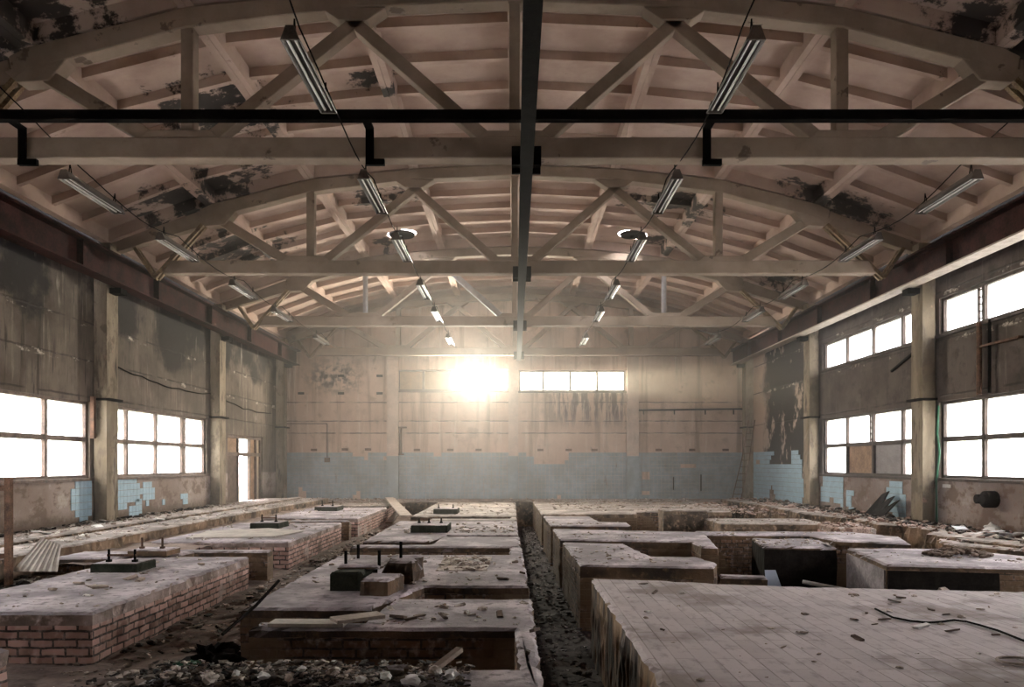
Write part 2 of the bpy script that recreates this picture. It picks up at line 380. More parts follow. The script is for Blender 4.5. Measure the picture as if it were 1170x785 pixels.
    def chunk(s, c, r, flat=.6, seed=0, sub=1, wild=.55):
        g = bmesh.ops.create_icosphere(s.bm, subdivisions=sub, radius=1.0)
        rz = Matrix.Rotation(random.random()*6.3, 3, 'Z') @ Matrix.Rotation((random.random()-.5)*.7, 3, 'X')
        e = (1+random.random()*.7, 1.0, flat)
        for v in g['verts']:
            k = 1+noise.noise(v.co*1.7+Vector((seed*3.1, seed, 0)))*wild + (noise.noise(v.co*5+Vector((seed,0,3)))*wild*.6 if sub > 1 else 0)
            q = Vector((v.co.x*e[0], v.co.y*e[1], v.co.z*e[2]))*k*r
            v.co = rz @ q + Vector(c)
        return s
    def chip(s, c, sx, sy, sz):
        rz = Matrix.Rotation(random.random()*6.3, 3, 'Z') @ Matrix.Rotation((random.random()-.5)*.8, 3, 'X') @ Matrix.Rotation((random.random()-.5)*.6, 3, 'Y')
        pts = []
        for z in (-1,1):
            for y in (-1,1):
                for x in (-1,1):
                    pts.append(rz @ Vector((x*sx*(.6+.4*random.random()), y*sy*(.6+.4*random.random()), z*sz)) + Vector(c))
        return s.hexa(pts)
    def ground(s, x0, x1, y0, y1, z, amp, res=.12, f=2.5, seed=0):
        nx = max(2, int((x1-x0)/res)); ny = max(2, int((y1-y0)/res))
        g = [[s.bm.verts.new((x0+(x1-x0)*i/nx, y0+(y1-y0)*j/ny, z + amp*(noise.noise(Vector(((x0+(x1-x0)*i/nx)*f, (y0+(y1-y0)*j/ny)*f, seed)))+.5*noise.noise(Vector(((x0+(x1-x0)*i/nx)*f*4, (y0+(y1-y0)*j/ny)*f*4, seed)))))) for i in range(nx+1)] for j in range(ny+1)]
        for j in range(ny):
            for i in range(nx): s.bm.faces.new([g[j][i], g[j][i+1], g[j+1][i+1], g[j+1][i]])
        return s
    def build(s, name, mat, parent=None, bevel=0, smooth=False):
        bm = s.bm
        bmesh.ops.recalc_face_normals(bm, faces=bm.faces)
        off = Vector(parent_loc(parent)) if parent is not None else Vector((0,0,0))
        uv = bm.loops.layers.uv.new('UVMap')
        for f in bm.faces:
            n = f.normal; ax = max(range(3), key=lambda i: abs(n[i]))
            for l in f.loops:
                c = l.vert.co
                l[uv].uv = (c.y, c.z) if ax == 0 else ((c.x, c.z) if ax == 1 else (c.x, c.y))
            f.smooth = smooth
        for v in bm.verts: v.co -= off
        me = bpy.data.meshes.new(name); bm.to_mesh(me); bm.free()
        me.materials.append(MT[mat] if isinstance(mat, str) else mat)
        o = bpy.data.objects.new(name, me); C.objects.link(o)
        if parent is not None: o.parent = parent
        if bevel:
            b = o.modifiers.new('edge', 'BEVEL'); b.width = bevel; b.segments = 1; b.limit_method = 'ANGLE'
        return o
def parent_loc(p):
    v = Vector((0,0,0))
    while p is not None: v += p.location; p = p.parent
    return v
def tag(o, label=None, cat=None, group=None, kind=None):
    if label: o['label'] = label
    if cat: o['category'] = cat
    if group: o['group'] = group
    if kind: o['kind'] = kind
    return o
def thing(name, label, cat, loc=(0,0,0), group=None, kind=None):
    o = bpy.data.objects.new(name, None); C.objects.link(o); o.location = loc; o.empty_display_size = .2
    return tag(o, label, cat, group, kind)
def struct(o, label=None, cat=None): return tag(o, label, cat, None, 'structure')
def dup(root, loc, label=None):
    r = root.copy(); C.objects.link(r); r.location = loc
    if label: r['label'] = label
    for ch in list(root.children):
        c = ch.copy(); C.objects.link(c); c.parent = r
        for g in list(ch.children):
            d = g.copy(); C.objects.link(d); d.parent = c
    return r

# ------------------------------------------------------------ shell
XW = 9.05; YB = 29.1; Y0 = -7.0; TH = .34
def wall_grid(us, zs, holes, point, thick):
    """solid wall with rectangular holes; point(u, z, t) -> xyz, t from 0 (inside) to thick"""
    mb = MB(); bm = mb.bm
    us = sorted(set([round(u, 4) for u in us]+[round(h[i], 4) for h in holes for i in (0,1)]))
    zs = sorted(set([round(z, 4) for z in zs]+[round(h[i], 4) for h in holes for i in (2,3)]))
    solid = lambda i, j: 0 <= i < len(us)-1 and 0 <= j < len(zs)-1 and not any(h[0]-1e-4 <= us[i] and us[i+1] <= h[1]+1e-4 and h[2]-1e-4 <= zs[j] and zs[j+1] <= h[3]+1e-4 for h in holes)
    vc = {}
    def V(i, j, t):
        k = (i, j, t)
        if k not in vc: vc[k] = bm.verts.new(point(us[i], zs[j], thick*t))
        return vc[k]
    for i in range(len(us)-1):
        for j in range(len(zs)-1):
            if not solid(i, j): continue
            for t in (0,1): bm.faces.new([V(i,j,t), V(i+1,j,t), V(i+1,j+1,t), V(i,j+1,t)])
            for (di, dj, a, b) in ((-1,0,(i,j),(i,j+1)), (1,0,(i+1,j),(i+1,j+1)), (0,-1,(i,j),(i+1,j)), (0,1,(i,j+1),(i+1,j+1))):
                if not solid(i+di, j+dj): bm.faces.new([V(*a,0), V(*b,0), V(*b,1), V(*a,1)])
    return mb
WZ0, WZ1 = 1.06, 2.68      # lower windows
UZ0, UZ1 = 4.10, 4.88      # upper windows (right wall)
BAYS = [(4.3, 9.75), (10.5, 15.95), (16.55, 22.0)]
DOOR = (23.6, 26.9, 0.05, 2.30)
left_holes = [(a, b, WZ0, WZ1) for a, b in BAYS] + [DOOR]
right_holes = [(a, b, WZ0, WZ1) for a, b in BAYS] + [(a, b, UZ0, UZ1) for a, b in BAYS[1:]]
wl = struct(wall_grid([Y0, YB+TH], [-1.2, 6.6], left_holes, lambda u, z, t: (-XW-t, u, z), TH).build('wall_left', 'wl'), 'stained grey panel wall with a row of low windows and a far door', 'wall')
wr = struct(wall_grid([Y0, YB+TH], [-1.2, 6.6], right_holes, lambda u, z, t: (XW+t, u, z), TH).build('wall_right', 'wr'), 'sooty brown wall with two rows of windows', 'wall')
BWL = (-4.55, -.24, EYE+2.84, EYE+3.66); BWR = (.17, 4.32, EYE+2.82, EYE+3.64)
wb = struct(wall_grid([-XW, XW], [-1.2, 8.4], [BWL, BWR], lambda u, z, t: (u, YB+t, z), TH).build('wall_back', 'wb'), 'beige end wall with a blue tiled lower part and two high window bands', 'wall')
struct(wall_grid([-XW, XW], [-1.2, 8.4], [], lambda u, z, t: (u, Y0-t, z), TH).build('wall_rear', 'wrear'))

# windows
def window(n, wall, u0, u1, z0, z1, mull, trans, frame, side=None, panes=None, skip=()):
    """wall: 'left','right','back'"""
    def P(u, t, z):
        return {'left': (-XW-t, u, z), 'right': (XW+t, u, z), 'back': (u, YB+t, z)}[wall]
    def bx(mb, ua, ub, ta, tb, za, zb):
        a = P(ua, ta, za); b = P(ub, tb, zb)
        mb.box(min(a[0],b[0]), max(a[0],b[0]), min(a[1],b[1]), max(a[1],b[1]), za, zb)
    root = thing('window_%d' % n, side, 'window', P((u0+u1)/2, .12, z0), kind='structure')
    fr = MB(); t0, t1 = .06, .20
    bx(fr, u0, u1, t0, t1, z0, z0+.06); bx(fr, u0, u1, t0, t1, z1-.06, z1)
    bx(fr, u0, u0+.07, t0, t1, z0+.06, z1-.06); bx(fr, u1-.07, u1, t0, t1, z0+.06, z1-.06)
    for m_ in mull: bx(fr, m_-.045, m_+.045, t0, t1, z0+.06, z1-.06)
    edges = [u0+.07] + [x for m_ in mull for x in (m_-.045, m_+.045)] + [u1-.07]
    for k in range(0, len(edges), 2):
        for tz in trans: bx(fr, edges[k], edges[k+1], t0+.01, t1-.01, tz-.05, tz+.05)
    rows = [z0+.06] + [x for tz in trans for x in (tz-.05, tz+.05)] + [z1-.06]
    # opening casements: a thin inner frame beside some mullions
    fr.build('window_frame', frame, root)
    k = 0
    for r in range(0, len(rows), 2):
        for e in range(0, len(edges), 2):
            mat = (panes or {}).get(k, 'glass')
            if mat is not None:
                p = MB(); bx(p, edges[e]-.004, edges[e+1]+.004, .125, .135 if mat == 'glass' else .16, rows[r]-.004, rows[r+1]+.004)
                if mat == 'board_grey':
                    for q in range(9): bx(p, edges[e], edges[e+1]-.12, .105, .125, rows[r]+.03+q*.075, rows[r]+.065+q*.075)
                o = p.build('pane' if mat == 'glass' else 'infill_board', mat, root)
                if mat != 'glass': o['label'] = {'board_brown':'rust stained brown board in place of glass','board_grey':'grey slatted sheet behind the glass','board_beige':'beige board filling the broken pane'}[mat]
            # casement strip
            if mat == 'glass' and (k*7+n) % 4 == 0 and wall != 'back':
                c = MB(); w_ = .03; ea, eb = edges[e], edges[e+1]; u_ = ea+.13
                bx(c, u_, u_+w_, .07, .12, rows[r], rows[r+1])
                for q in range(5): bx(c, ea, u_, .08, .11, rows[r]+.04+q*(rows[r+1]-rows[r]-.1)/4, rows[r]+.07+q*(rows[r+1]-rows[r]-.1)/4)
                c.build('casement_stile', frame, root)
            k += 1
    s_ = MB(); bx(s_, u0-.05, u1+.05, -.07, .06, z0-.06, z0-.001); s_.build('window_sill', 'frame_l' if wall == 'left' else frame, root)
    return root
TR = EYE+.52
wn = 1
MULL = [[5.55, 7.05, 8.55], [11.55, 13.05, 14.55], [17.6, 19.05, 20.55]]
for i, (a, b) in enumerate(BAYS):
    window(wn, 'left', a, b, WZ0, WZ1, MULL[i], [TR], 'frame_l', ['low window in the left wall beside the camera', 'nearest two-row window in the left wall', 'farther two-row window in the left wall between two columns'][i]); wn += 1
for i, (a, b) in enumerate(BAYS):
    window(wn, 'right', a, b, WZ0, WZ1, MULL[i], [TR], 'frame', ['low window in the right wall beside the camera', 'nearest low two-row window in the right wall', 'farther low window in the right wall with boarded panes'][i], panes={1:'board_grey', 2:'board_brown'} if i == 2 else None); wn += 1
for i, (a, b) in enumerate(BAYS):
    if i == 0: continue
    window(wn, 'right', a, b, UZ0, UZ1, MULL[i], [], 'frame', ['high window in the right wall beside the camera', 'nearest high one-row window in the right wall', 'farther high one-row window in the right wall between two columns'][i]); wn += 1
window(wn, 'back', *BWL[:2], BWL[2], BWL[3], [-3.55, -2.5, -1.4], [], 'frame_l', 'high window band of the end wall with the low sun behind it', panes={0:'board_beige', 1:'board_beige'}); wn += 1
window(wn, 'back', *BWR[:2], BWR[2], BWR[3], [1.12, 2.17, 3.22], [], 'frame', 'bright four-pane window band high in the end wall'); wn += 1
# door in the left wall
d0, d1, dz0, dz1 = DOOR
door = thing('door_1', 'brown glazed doorway in the left wall near the far corner', 'door', (-XW, (d0+d1)/2, dz0), kind='structure')
f = MB()
for u in (d0, 24.65, 25.72, 26.35, d1-.1): f.box(-XW-.22, -XW-.06, u, u+.1, dz0, dz1)
for (a, b) in ((d0+.1, 24.65), (24.75, 25.72), (25.82, 26.35), (26.45, d1-.1)):
    f.box(-XW-.22, -XW-.06, a, b, dz1-.1, dz1); f.box(-XW-.21, -XW-.07, a, b, 1.62, 1.74)
f.build('door_frame', 'frame_l', door)
MB().box(-XW-.16, -XW-.12, d0+.1, 24.65, dz0, 1.62).box(-XW-.12, -XW-.10, d0+.2, 24.55, .3, .9).box(-XW-.12, -XW-.10, d0+.2, 24.55, 1.0, 1.5).build('door_leaf', 'wood_dark', door)
MB().box(-XW-.16, -XW-.12, d0+.1, 24.65, 1.74, dz1-.1).build('infill_board', 'board_brown', door)
MB().box(-XW-.145, -XW-.135, 25.42, 25.72, dz0, 1.62).box(-XW-.17,-XW-.11,25.38,25.42,dz0,1.62).build('glazed_leaf', 'glass', door)
MB().box(-XW-.145, -XW-.135, 24.75, 25.72, 1.74, dz1-.1).build('pane', 'glass', door)
MB().box(-XW-.16, -XW-.12, 25.82, 26.35, dz0, 1.62).box(-XW-.16, -XW-.12, 25.82, 26.35, 1.74, dz1-.1).build('infill_board', 'board_brown', door)
MB().box(-XW-.16, -XW-.12, 26.45, d1-.1, dz0, 1.62).box(-XW-.16, -XW-.12, 26.45, d1-.1, 1.74, dz1-.1).build('infill_board', 'board_beige', door)

# tiles: dado of the end wall and remains on the side walls
def tiles(cells, wall, name, parent, size=.15, t=.014, off=0.0):
    mb = MB()
    for (u, z) in cells:
        g = .004
        if wall == 'back': mb.box(u+g, u+size-g, YB-t-off, YB-off, z+g, z+size-g)
        elif wall == 'left': mb.box(-XW, -XW+t, u+g, u+size-g, z+g, z+size-g)
        else: mb.box(XW-t, XW, u+g, u+size-g, z+g, z+size-g)
    return mb.build(name, 'tile' if wall == 'back' else 'tile_bright', parent)
cells = []
for i in range(-60, 60):
    for j in range(0, 12):
        u = i*.15; z = j*.15
        top = 1.65 + (.0 if u < 3.2 else .0)
        hurt = noise.noise(Vector((u*.9, z*1.3, 4.2)))
        if z > 1.4 and hurt > .42: continue
        if z > 1.25 and .3 < u < 2.4 and hurt + (z-1.4)*.6 > .02: continue
        if hurt > .6: continue
        cells.append((u, z))
tiles(cells, 'back', 'tiled_dado', wb)
def blob(cu, cz, ru, rz, seed, zmax=9, grow=0):
    out = []
    n = int(max(ru, rz)/.15)+3
    for i in range(-n, n+1):
        for j in range(-n, n+1):
            u = cu+i*.15; z = cz+j*.15
            if z < .02 or z > zmax: continue
            if (i*.15/ru)**2+(j*.15/rz)**2 + noise.noise(Vector((u*1.6, z*1.6, seed)))*1.3 < .8+grow: out.append((round(u,3), round(z,3)))
    return out
o = tiles(blob(17.3,.75,.75,.5,1.5,.95)+blob(18.35,.62,.35,.32,2.5,.9)+blob(17.7,.22,.5,.2,8.1)+blob(20.4,.4,.2,.2,5)+blob(19.2,.3,.15,.15,6), 'left', 'tile_remnant', wl)
o = tiles(blob(15.55,.55,.3,.5,3.1,.9), 'left', 'tile_remnant', wl)
cc = []
for i in range(0, 40):
    for j in range(0, 12):
        u = 23.1+i*.15; z = j*.15
        if z > 1.65: continue
        k = noise.noise(Vector((u*.9, z*.9, 9.3)))
        if u < 24.3 and k + (24.3-u)*.7 - z*.25 > .2: continue
        if u > 24.3 and z > 1.3 and k > .1: continue
        if k > .45: continue
        cc.append((u, z))
tiles(cc, 'right', 'tile_remnant', wr)
tiles(blob(21.2,.55,.75,.6,1.7,.95,.1)+blob(20.1,.35,.35,.45,7,.6), 'right', 'tile_remnant', wr)
tiles(blob(17.6,.5,.45,.55,12.3,.95,.1), 'right', 'tile_remnant', wr)

# ground inside: trench bottoms and broken floors
fl = MB().ground(-XW, XW, Y0, YB, -.9, .05, .3, 1.5).build('floor', 'soil_dark'); struct(fl, 'dark debris covered trench bottom between the foundations', 'floor')
struct(MB().rough([(-XW,-6),(-6.75,-6),(-6.7,12),(-6.8,20),(-6.72,27.0),(-XW,27.0)], -.5, .13, amp=.04, chip=.12, seed=3).build('floor_left', 'block_warm'), 'pale dusty floor strip with a broken kerb edge along the left wall', 'floor')
struct(MB().rough([(-XW,27.0),(-6.7,27.05),(-4.4,26.6),(-2.9,27.0),(-.1,27.1),(.05,27.2),(.7,27.1),(3.2,27.0),(7.4,26.5),(XW,26.5),(XW,YB),(-XW,YB)], -.95, .0, amp=.04, chip=.1, seed=5).build('floor_back', 'block_warm'), 'dusty floor strip along the foot of the end wall', 'floor')
struct(MB().rough([(XW,2.0),(8.4,2.0),(8.3,9.2),(7.9,11.5),(7.5,12.4),(7.45,13.6),(8.0,14.1),(7.9,15.3),(7.6,15.7),(7.75,17.2),(7.3,19.0),(7.5,22),(7.3,26.5),(XW,26.5)], -.9, .11, amp=.06, chip=.2, seed=8).build('floor_right', 'block_warm'), 'ragged broken floor strip along the right wall', 'floor')
struct(MB().ground(-6.75, -2.7, -2, 27.0, -.47, .05, .12, 2.2, 5).build('floor_trench', 'soil'), 'lower rubble floor between the left foundations and the middle ones', 'floor')

struct(MB().ground(-6.8, -5.3, 10.5, 27.0, -.05, .05, .12, 2.5, 15).build('floor_gap', 'sand'), 'dusty ground between the left kerb and the left foundations', 'floor')
struct(MB().ground(-6.8, -5.5, 4.0, 10.5, -.22, .08, .12, 2.5, 16).build('floor_gap', 'soil'), 'littered ground left of the nearest big brick block', 'floor')
# ------------------------------------------------------------ ceiling of ribbed roof slabs
XN = [-8.95, -6.63, -4.46, -2.19, 0, 2.19, 4.46, 6.63, 8.95]
ZN = [4.79, 5.66, 6.21, 6.44, 6.54, 6.44, 6.21, 5.66, 4.79]
ZN = [z+EYE for z in ZN]
TY = [10.15, 16.3, 22.45, 28.6]
YBAY = [-7.0, -2.03, 4.12, 10.27, 16.42, 22.57, 28.72]
def zl(k, x): return ZN[k]+(ZN[k+1]-ZN[k])*(x-XN[k])/(XN[k+1]-XN[k])
ceil = struct(thing('ceiling', 'arched ceiling of ribbed whitewashed concrete roof slabs', 'ceiling', (0, 0, 6.5)))
HOLES = {(4, 2): (-3.25, 21.55), (4, 5): (3.4, 21.55)}
RH = .42
for b in range(len(YBAY)-1):
    ya, yb = YBAY[b], (YBAY[b+1] if b < 5 else YB)
    if b == 5: pass
    for k in range(8):
        mb = MB(); xa, xb = XN[k]+.004, XN[k+1]-.004
        def sb(x0, x1, y0, y1, h0, h1, mb=mb, k=k):
            mb.hexa([(x, y, zl(k, x)+h) for h in (h0, h1) for y in (y0, y1) for x in (x0, x1)])
        rib = .28; w = .10
        sb(xa, xa+w, ya+.01, yb-.01, 0, rib); sb(xb-w, xb, ya+.01, yb-.01, 0, rib)
        sb(xa+w, xb-w, ya+.01, ya+.12, .02, rib); sb(xa+w, xb-w, yb-.12, yb-.01, .02, rib)
        n = 6; ys = [ya+.06+(yb-ya-.12)*i/n for i in range(1, n)]
        hole = HOLES.get((b, k))
        for y in ys:
            if hole and abs(y-hole[1]) < RH+.06: continue
            sb(xa+w, xb-w, y-.05, y+.05, .13, rib)
        if hole:
            hx, hy = hole; y0h, y1h = hy-.75, hy+.75
            sb(xa, xb, ya+.01, y0h, rib, rib+.05); sb(xa, xb, y1h, yb-.01, rib, rib+.05)
            N = 32; bm = mb.bm
            L = []; Cc = []
            for i in range(N):
                a = 2*math.pi*i/N; c, s_ = math.cos(a), math.sin(a)
                t = min(((xb-hx)/c if c > 1e-6 else 1e9), ((xa-hx)/c if c < -1e-6 else 1e9), ((y1h-hy)/s_ if s_ > 1e-6 else 1e9), ((y0h-hy)/s_ if s_ < -1e-6 else 1e9))
                L.append((hx+c*t, hy+s_*t)); Cc.append((hx+c*RH, hy+s_*RH))
            for (hh) in (rib, rib+.05):
                pass
            rings = [[bm.verts.new((x, y, zl(k, x)+hh)) for (x, y) in R] for (R, hh) in ((L, rib), (Cc, rib), (Cc, rib+.05), (L, rib+.05))]
            for q in range(4):
                A, B = rings[q], rings[(q+1) % 4]
                for i in range(N): bm.faces.new([A[i], A[(i+1)%N], B[(i+1)%N], B[i]])
        else:
            sb(xa, xb, ya+.01, yb-.01, rib, rib+.05)
        mb.build('roof_slab', 'ceil', ceil)
for i, (key, (hx, hy)) in enumerate(HOLES.items()):
    t = thing('roof_fan', ['round dark fan disc in the bright roof hole left of the monorail', 'round dark fan disc in the bright roof hole right of the monorail'][i], 'fan', (hx, hy, zl(key[1], hx)))
    z = zl(key[1], hx)
    oy, rd = ((.02, .375), (-.03, .365))[i]
    d = MB(); d.tube([(hx, hy+oy, z+.24), (hx, hy+oy, z+.30)], [rd-.02, rd], 28); d.build('fan_disc', 'dark', t)
    MB().tube([(hx, hy, z+.17), (hx, hy, z+.24)], [.07, .09], 12).build('hub', 'dark', t)
    for j in range(3):
        an = j*2*math.pi/3+.5
        MB().box(hx+.26, hx+.50, hy-.02, hy+.02, z+.335, z+.36, Matrix.Rotation(an, 3, 'Z'), Vector((hx, hy, z+.35))).box(hx+.26, hx+.30, hy-.02, hy+.02, z+.28, z+.336, Matrix.Rotation(an, 3, 'Z'), Vector((hx, hy, z+.308))).build('bracket', 'dark', t)

# ------------------------------------------------------------ trusses
TB, TT = EYE+4.15, EYE+4.435       # bottom chord
TW = .25
def truss(label, y, steel=False):
    t = thing('roof_truss', label, 'truss', (0, y, TB), 'concrete roof trusses'); t['group'] = 'concrete roof trusses'
    y0, y1 = y, y+TW
    up = [z-.005 for z in ZN]; lo = [None, 5.35+EYE, 5.93+EYE, 6.2+EYE, 6.29+EYE, 6.2+EYE, 5.93+EYE, 5.35+EYE, None]
    MB().plate([(-7.68, TB), (7.88, TB), (7.72, TT), (-7.5, TT)], y0, y1).build('bottom_chord', 'truss', t, .015)
    pts = [(XN[i], lo[i]) for i in range(1, 8)] + [(XN[i], up[i]) for i in range(7, 0, -1)]
    pts = [(XN[1]-.18, lo[1]-.14)] + pts[:7] + [(XN[7]+.18, lo[7]-.14), (XN[7]+.24, up[7]-.12)] + pts[7:] + [(XN[1]-.24, up[1]-.12)]
    MB().plate(pts, y0, y1).build('top_chord', 'truss', t, .015)
    # end slopes that carry the eaves slab
    for s in (-1, 1):
        k = 0 if s < 0 else 7
        xe = 8.93*s
        MB().plate([(s*6.89, up[1]-.14), (xe, ZN[0]-.01), (xe, ZN[0]-.24), (s*8.1, ZN[0]+.02), (s*6.83, lo[1]-.16)], y0+.03, y1-.03).build('eaves_strut', 'truss', t, .01)
    e = .03
    mid = (y0+e, y1-e)
    for s in (-1, 1):
        for (xc, w, h) in ((0, .38, .09), (4.55*s, .42, .10)):
            if xc == 0 and s > 0: continue
            MB().plate([(xc-w-.12, TT-.01), (xc+w+.12, TT-.01), (xc+w, TT+h), (xc-w, TT+h)], y0+.004, y1-.004).build('gusset', 'truss', t, .01)
        xg = 2.2*s; g = MB().plate([(xg-.45, lo[3]+.0), (xg-.2, lo[3]-.17), (xg+.2, lo[3]-.17), (xg+.45, lo[3]+.0)], y0+.004, y1-.004); g.build('gusset', 'truss', t, .01)
        xg = 6.63*s; MB().plate([(xg-.05*s, lo[1]+.1), (xg+.3*s, lo[1]-.02), (xg+.12*s, lo[1]-.17), (xg-.3*s, lo[1]-.14), (xg-.55*s, lo[1]+.15)], y0+.004, y1-.004).build('gusset', 'truss', t, .01)
        MB().bar((s*2.3, lo[3]-.08), (s*.42, TT+.03), .17, *mid).build('diagonal_member', 'galv' if steel and s < 0 else 'truss', t, .01)
        MB().bar((s*2.05, lo[3]-.08), (s*4.12, TT+.03), .17, *mid).build('diagonal_member', 'truss', t, .01)
        MB().bar((s*6.38, lo[1]-.06), (s*5.0, TT+.02), .2, *mid).build('diagonal_member', 'truss', t, .01)
        if steel: v = MB().tube([(s*4.5, y+.12, TT+.08), (s*4.5, y+.12, lo[2]+.05)], .075, 12); v.build('vertical_member', 'galv', t)
        else: MB().bar((s*4.46, TT+.08), (s*4.46, lo[2]+.03), .17, *mid).build('vertical_member', 'truss', t, .01)
        # end V of steel angles
        xo = .0 if s < 0 else .2
        x1, x2, x3 = s*6.78, s*(7.86+xo), s*(8.3+xo)
        a = MB()
        for dy in (.0, .15): a.bar((x1, lo[1]-.08), (x2, TB-.08), .075, y0+.02+dy, y0+.09+dy)
        a.build('end_strut', 'straw', t)
        b = MB()
        for dy in (.0, .15): b.bar((x2, TB-.08), (x3, EYE+4.72), .075, y0+.02+dy, y0+.09+dy)
        b.build('end_strut', 'straw', t)
    MB().bar((0, TT+.06), (0, lo[4]+.05), .15, *mid).build('vertical_member', 'truss', t, .01)
    MB().box(-.09, .09, y0+.02, y1-.02, lo[4]-.03, lo[4]+.04).build('gusset', 'truss', t)
    return t
truss('nearest concrete roof truss, spanning the full width behind the black crossbar', TY[0])
truss('second concrete roof truss from the camera, its whole bottom chord in view', TY[1])
truss('third roof truss from the camera, with shiny steel tube verticals', TY[2], True)
truss('farthest roof truss, against the end wall above the high windows', TY[3])

# columns
def column(x, y, label, s, h=None):
    t = thing('concrete_column', label, 'column', (x, y, .1), 'wall columns', 'thing')
    xi, xo = (8.75, XW-.025)
    z1 = EYE+4.55
    x0, x1 = sorted((s*xi, s*xo))
    MB().rough([(x0, y), (x1, y), (x1, y+.46), (x0, y+.46)], -.5, z1, step=.12, amp=.014, lip=.01, chip=.05, seed=y*3+s).build('shaft', 'column', t)
    x0, x1 = sorted((s*8.68, s*(XW-.02))); MB().box(x0, x1, y+.02, y+.44, z1-.001, EYE+4.75).build('column_head', 'column', t)
    # steel bracket band
    z = 2.72; b = MB().box(min(s*8.66, s*8.75), max(s*8.66, s*8.75), y-.05, y+.5, z, z+.05)
    b.box(min(s*8.75, s*9.04), max(s*8.75, s*9.04), y-.06, y-.005, z, z+.05); b.build('steel_band', 'dark', t)
    return t
YC = [3.75, 9.9, 16.05, 22.2, 28.3]
names = [None, None, 'between the two windows', 'between the far window and the corner bay', 'in the far corner by the end wall']
for s, side in ((-1, 'left'), (1, 'right')):
    for i, y in enumerate(YC):
        if i < 1: continue
        lab = {1: f'concrete column of the {side} wall just outside the view', 2: f'stained concrete wall column between the two {side} wall windows', 3: f'concrete wall column beyond the farther {side} wall window', 4: f'concrete wall column in the far {side} corner'}[i]
        column(s*8.9, y, lab, s)
# pilasters of the end wall
for (xa, xb, lab) in ((-4.95, -4.5, 'pale pilaster on the end wall, left of the window bands'), (-.24, .14, 'pale pilaster between the two high windows of the end wall'), (4.36, 4.8, 'pale pilaster on the end wall, right of the window bands')):
    t = thing('wall_pilaster', lab, 'pilaster', ((xa+xb)/2, YB-.1, 0), 'pilasters of the end wall', 'thing')
    MB().rough([(xa, YB-.16), (xb, YB-.16), (xb, YB), (xa, YB)], 1.66, TB-.01, amp=.006, lip=.005, chip=.01).build('shaft', 'pilaster', t)
    MB().rough([(xa-.006, YB-.17), (xb+.006, YB-.17), (xb+.006, YB), (xa-.006, YB)], 0, 1.66, amp=.002, lip=.003, chip=.005).build('tiled_base', 'tile', t)

# crane runway beams along the side walls
for s, lab in ((-1, 'long dark red steel crane beam along the left wall'), (1, 'long dark red steel crane beam with a pale lower edge along the right wall')):
    t = thing('crane_runway_beam', lab, 'beam', (s*8.45, 11, EYE+3.8))
    za, zb = EYE+3.8, EYE+4.36
    x0, x1 = sorted((s*8.3, s*8.62)); xm = s*8.46
    MB().box(xm-.02, xm+.02, -6, 28.95, za+.03, zb-.03).build('web', 'beam', t)
    MB().box(x0, x1, -6, 28.95, za, za+.03).build('bottom_flange', 'flange' if s > 0 else 'beam', t)
    MB().box(x0-.03, x1+.03, -6, 28.95, zb-.03, zb+.02).build('top_flange', 'beam', t)
    MB().box(s*8.52-.03, s*8.52+.03, -6, 28.95, zb+.02, zb+.12).build('rail', 'dark', t)
    st = MB()
    for k in range(11):
        y = -4+k*3.07; st.box(min(s*8.31, xm), max(s*8.31, xm), y, y+.02, za+.03, zb-.03)
    st.build('stiffener', 'beam', t)
    br = MB()
    for y in YC[1:]: br.box(min(s*8.5, s*8.75), max(s*8.5, s*8.75), y+.1, y+.36, za-.12, za); 
    br.build('bracket', 'dark', t)

# monorail under the trusses
t = thing('monorail_beam', 'dark steel monorail beam running lengthwise under the roof trusses', 'beam', (.16, 14, EYE+3.95))
x = .16; za, zb = EYE+3.97, EYE+4.11
MB().box(x-.085, x+.085, 1, 28.9, za, za+.018).build('bottom_flange', 'dark', t)
MB().box(x-.012, x+.012, 1, 28.9, za+.018, zb-.018).build('web', 'dark', t)
MB().box(x-.085, x+.085, 1, 28.9, zb-.018, zb).build('top_flange', 'dark', t)
for y in TY:
    MB().box(x-.2, x+.2, y-.05, y+.0-.002, zb-.07, TB+.14).box(x-.2, x+.2, y+TW+.002, y+TW+.05, zb-.07, TB+.14).box(x-.2, x+.2, y-.05, y+TW+.05, zb-.07+.07, TB-.002).build('clamp', 'dark', t)
# crossbar in front of the first truss
t = thing('steel_crossbar', 'black steel bar crossing the whole hall in front of the nearest truss', 'bar', (0, 9.75, EYE+4.5))
MB().box(-8.7, 8.7, 9.68, 9.8, EYE+4.46, EYE+4.59).build('bar', 'dark', t, .008)
for xx in (-6.66, -1.96, 2.6, 7.05):
    MB().box(xx-.055, xx+.055, 9.80, 10.13, EYE+4.52, EYE+4.55).box(xx-.055, xx+.055, 10.11, 10.135, EYE+4.10, EYE+4.55).box(xx-.055, xx+.2, 10.10, 10.16, EYE+4.04, EYE+4.12).build('hanger_strap', 'dark', t)

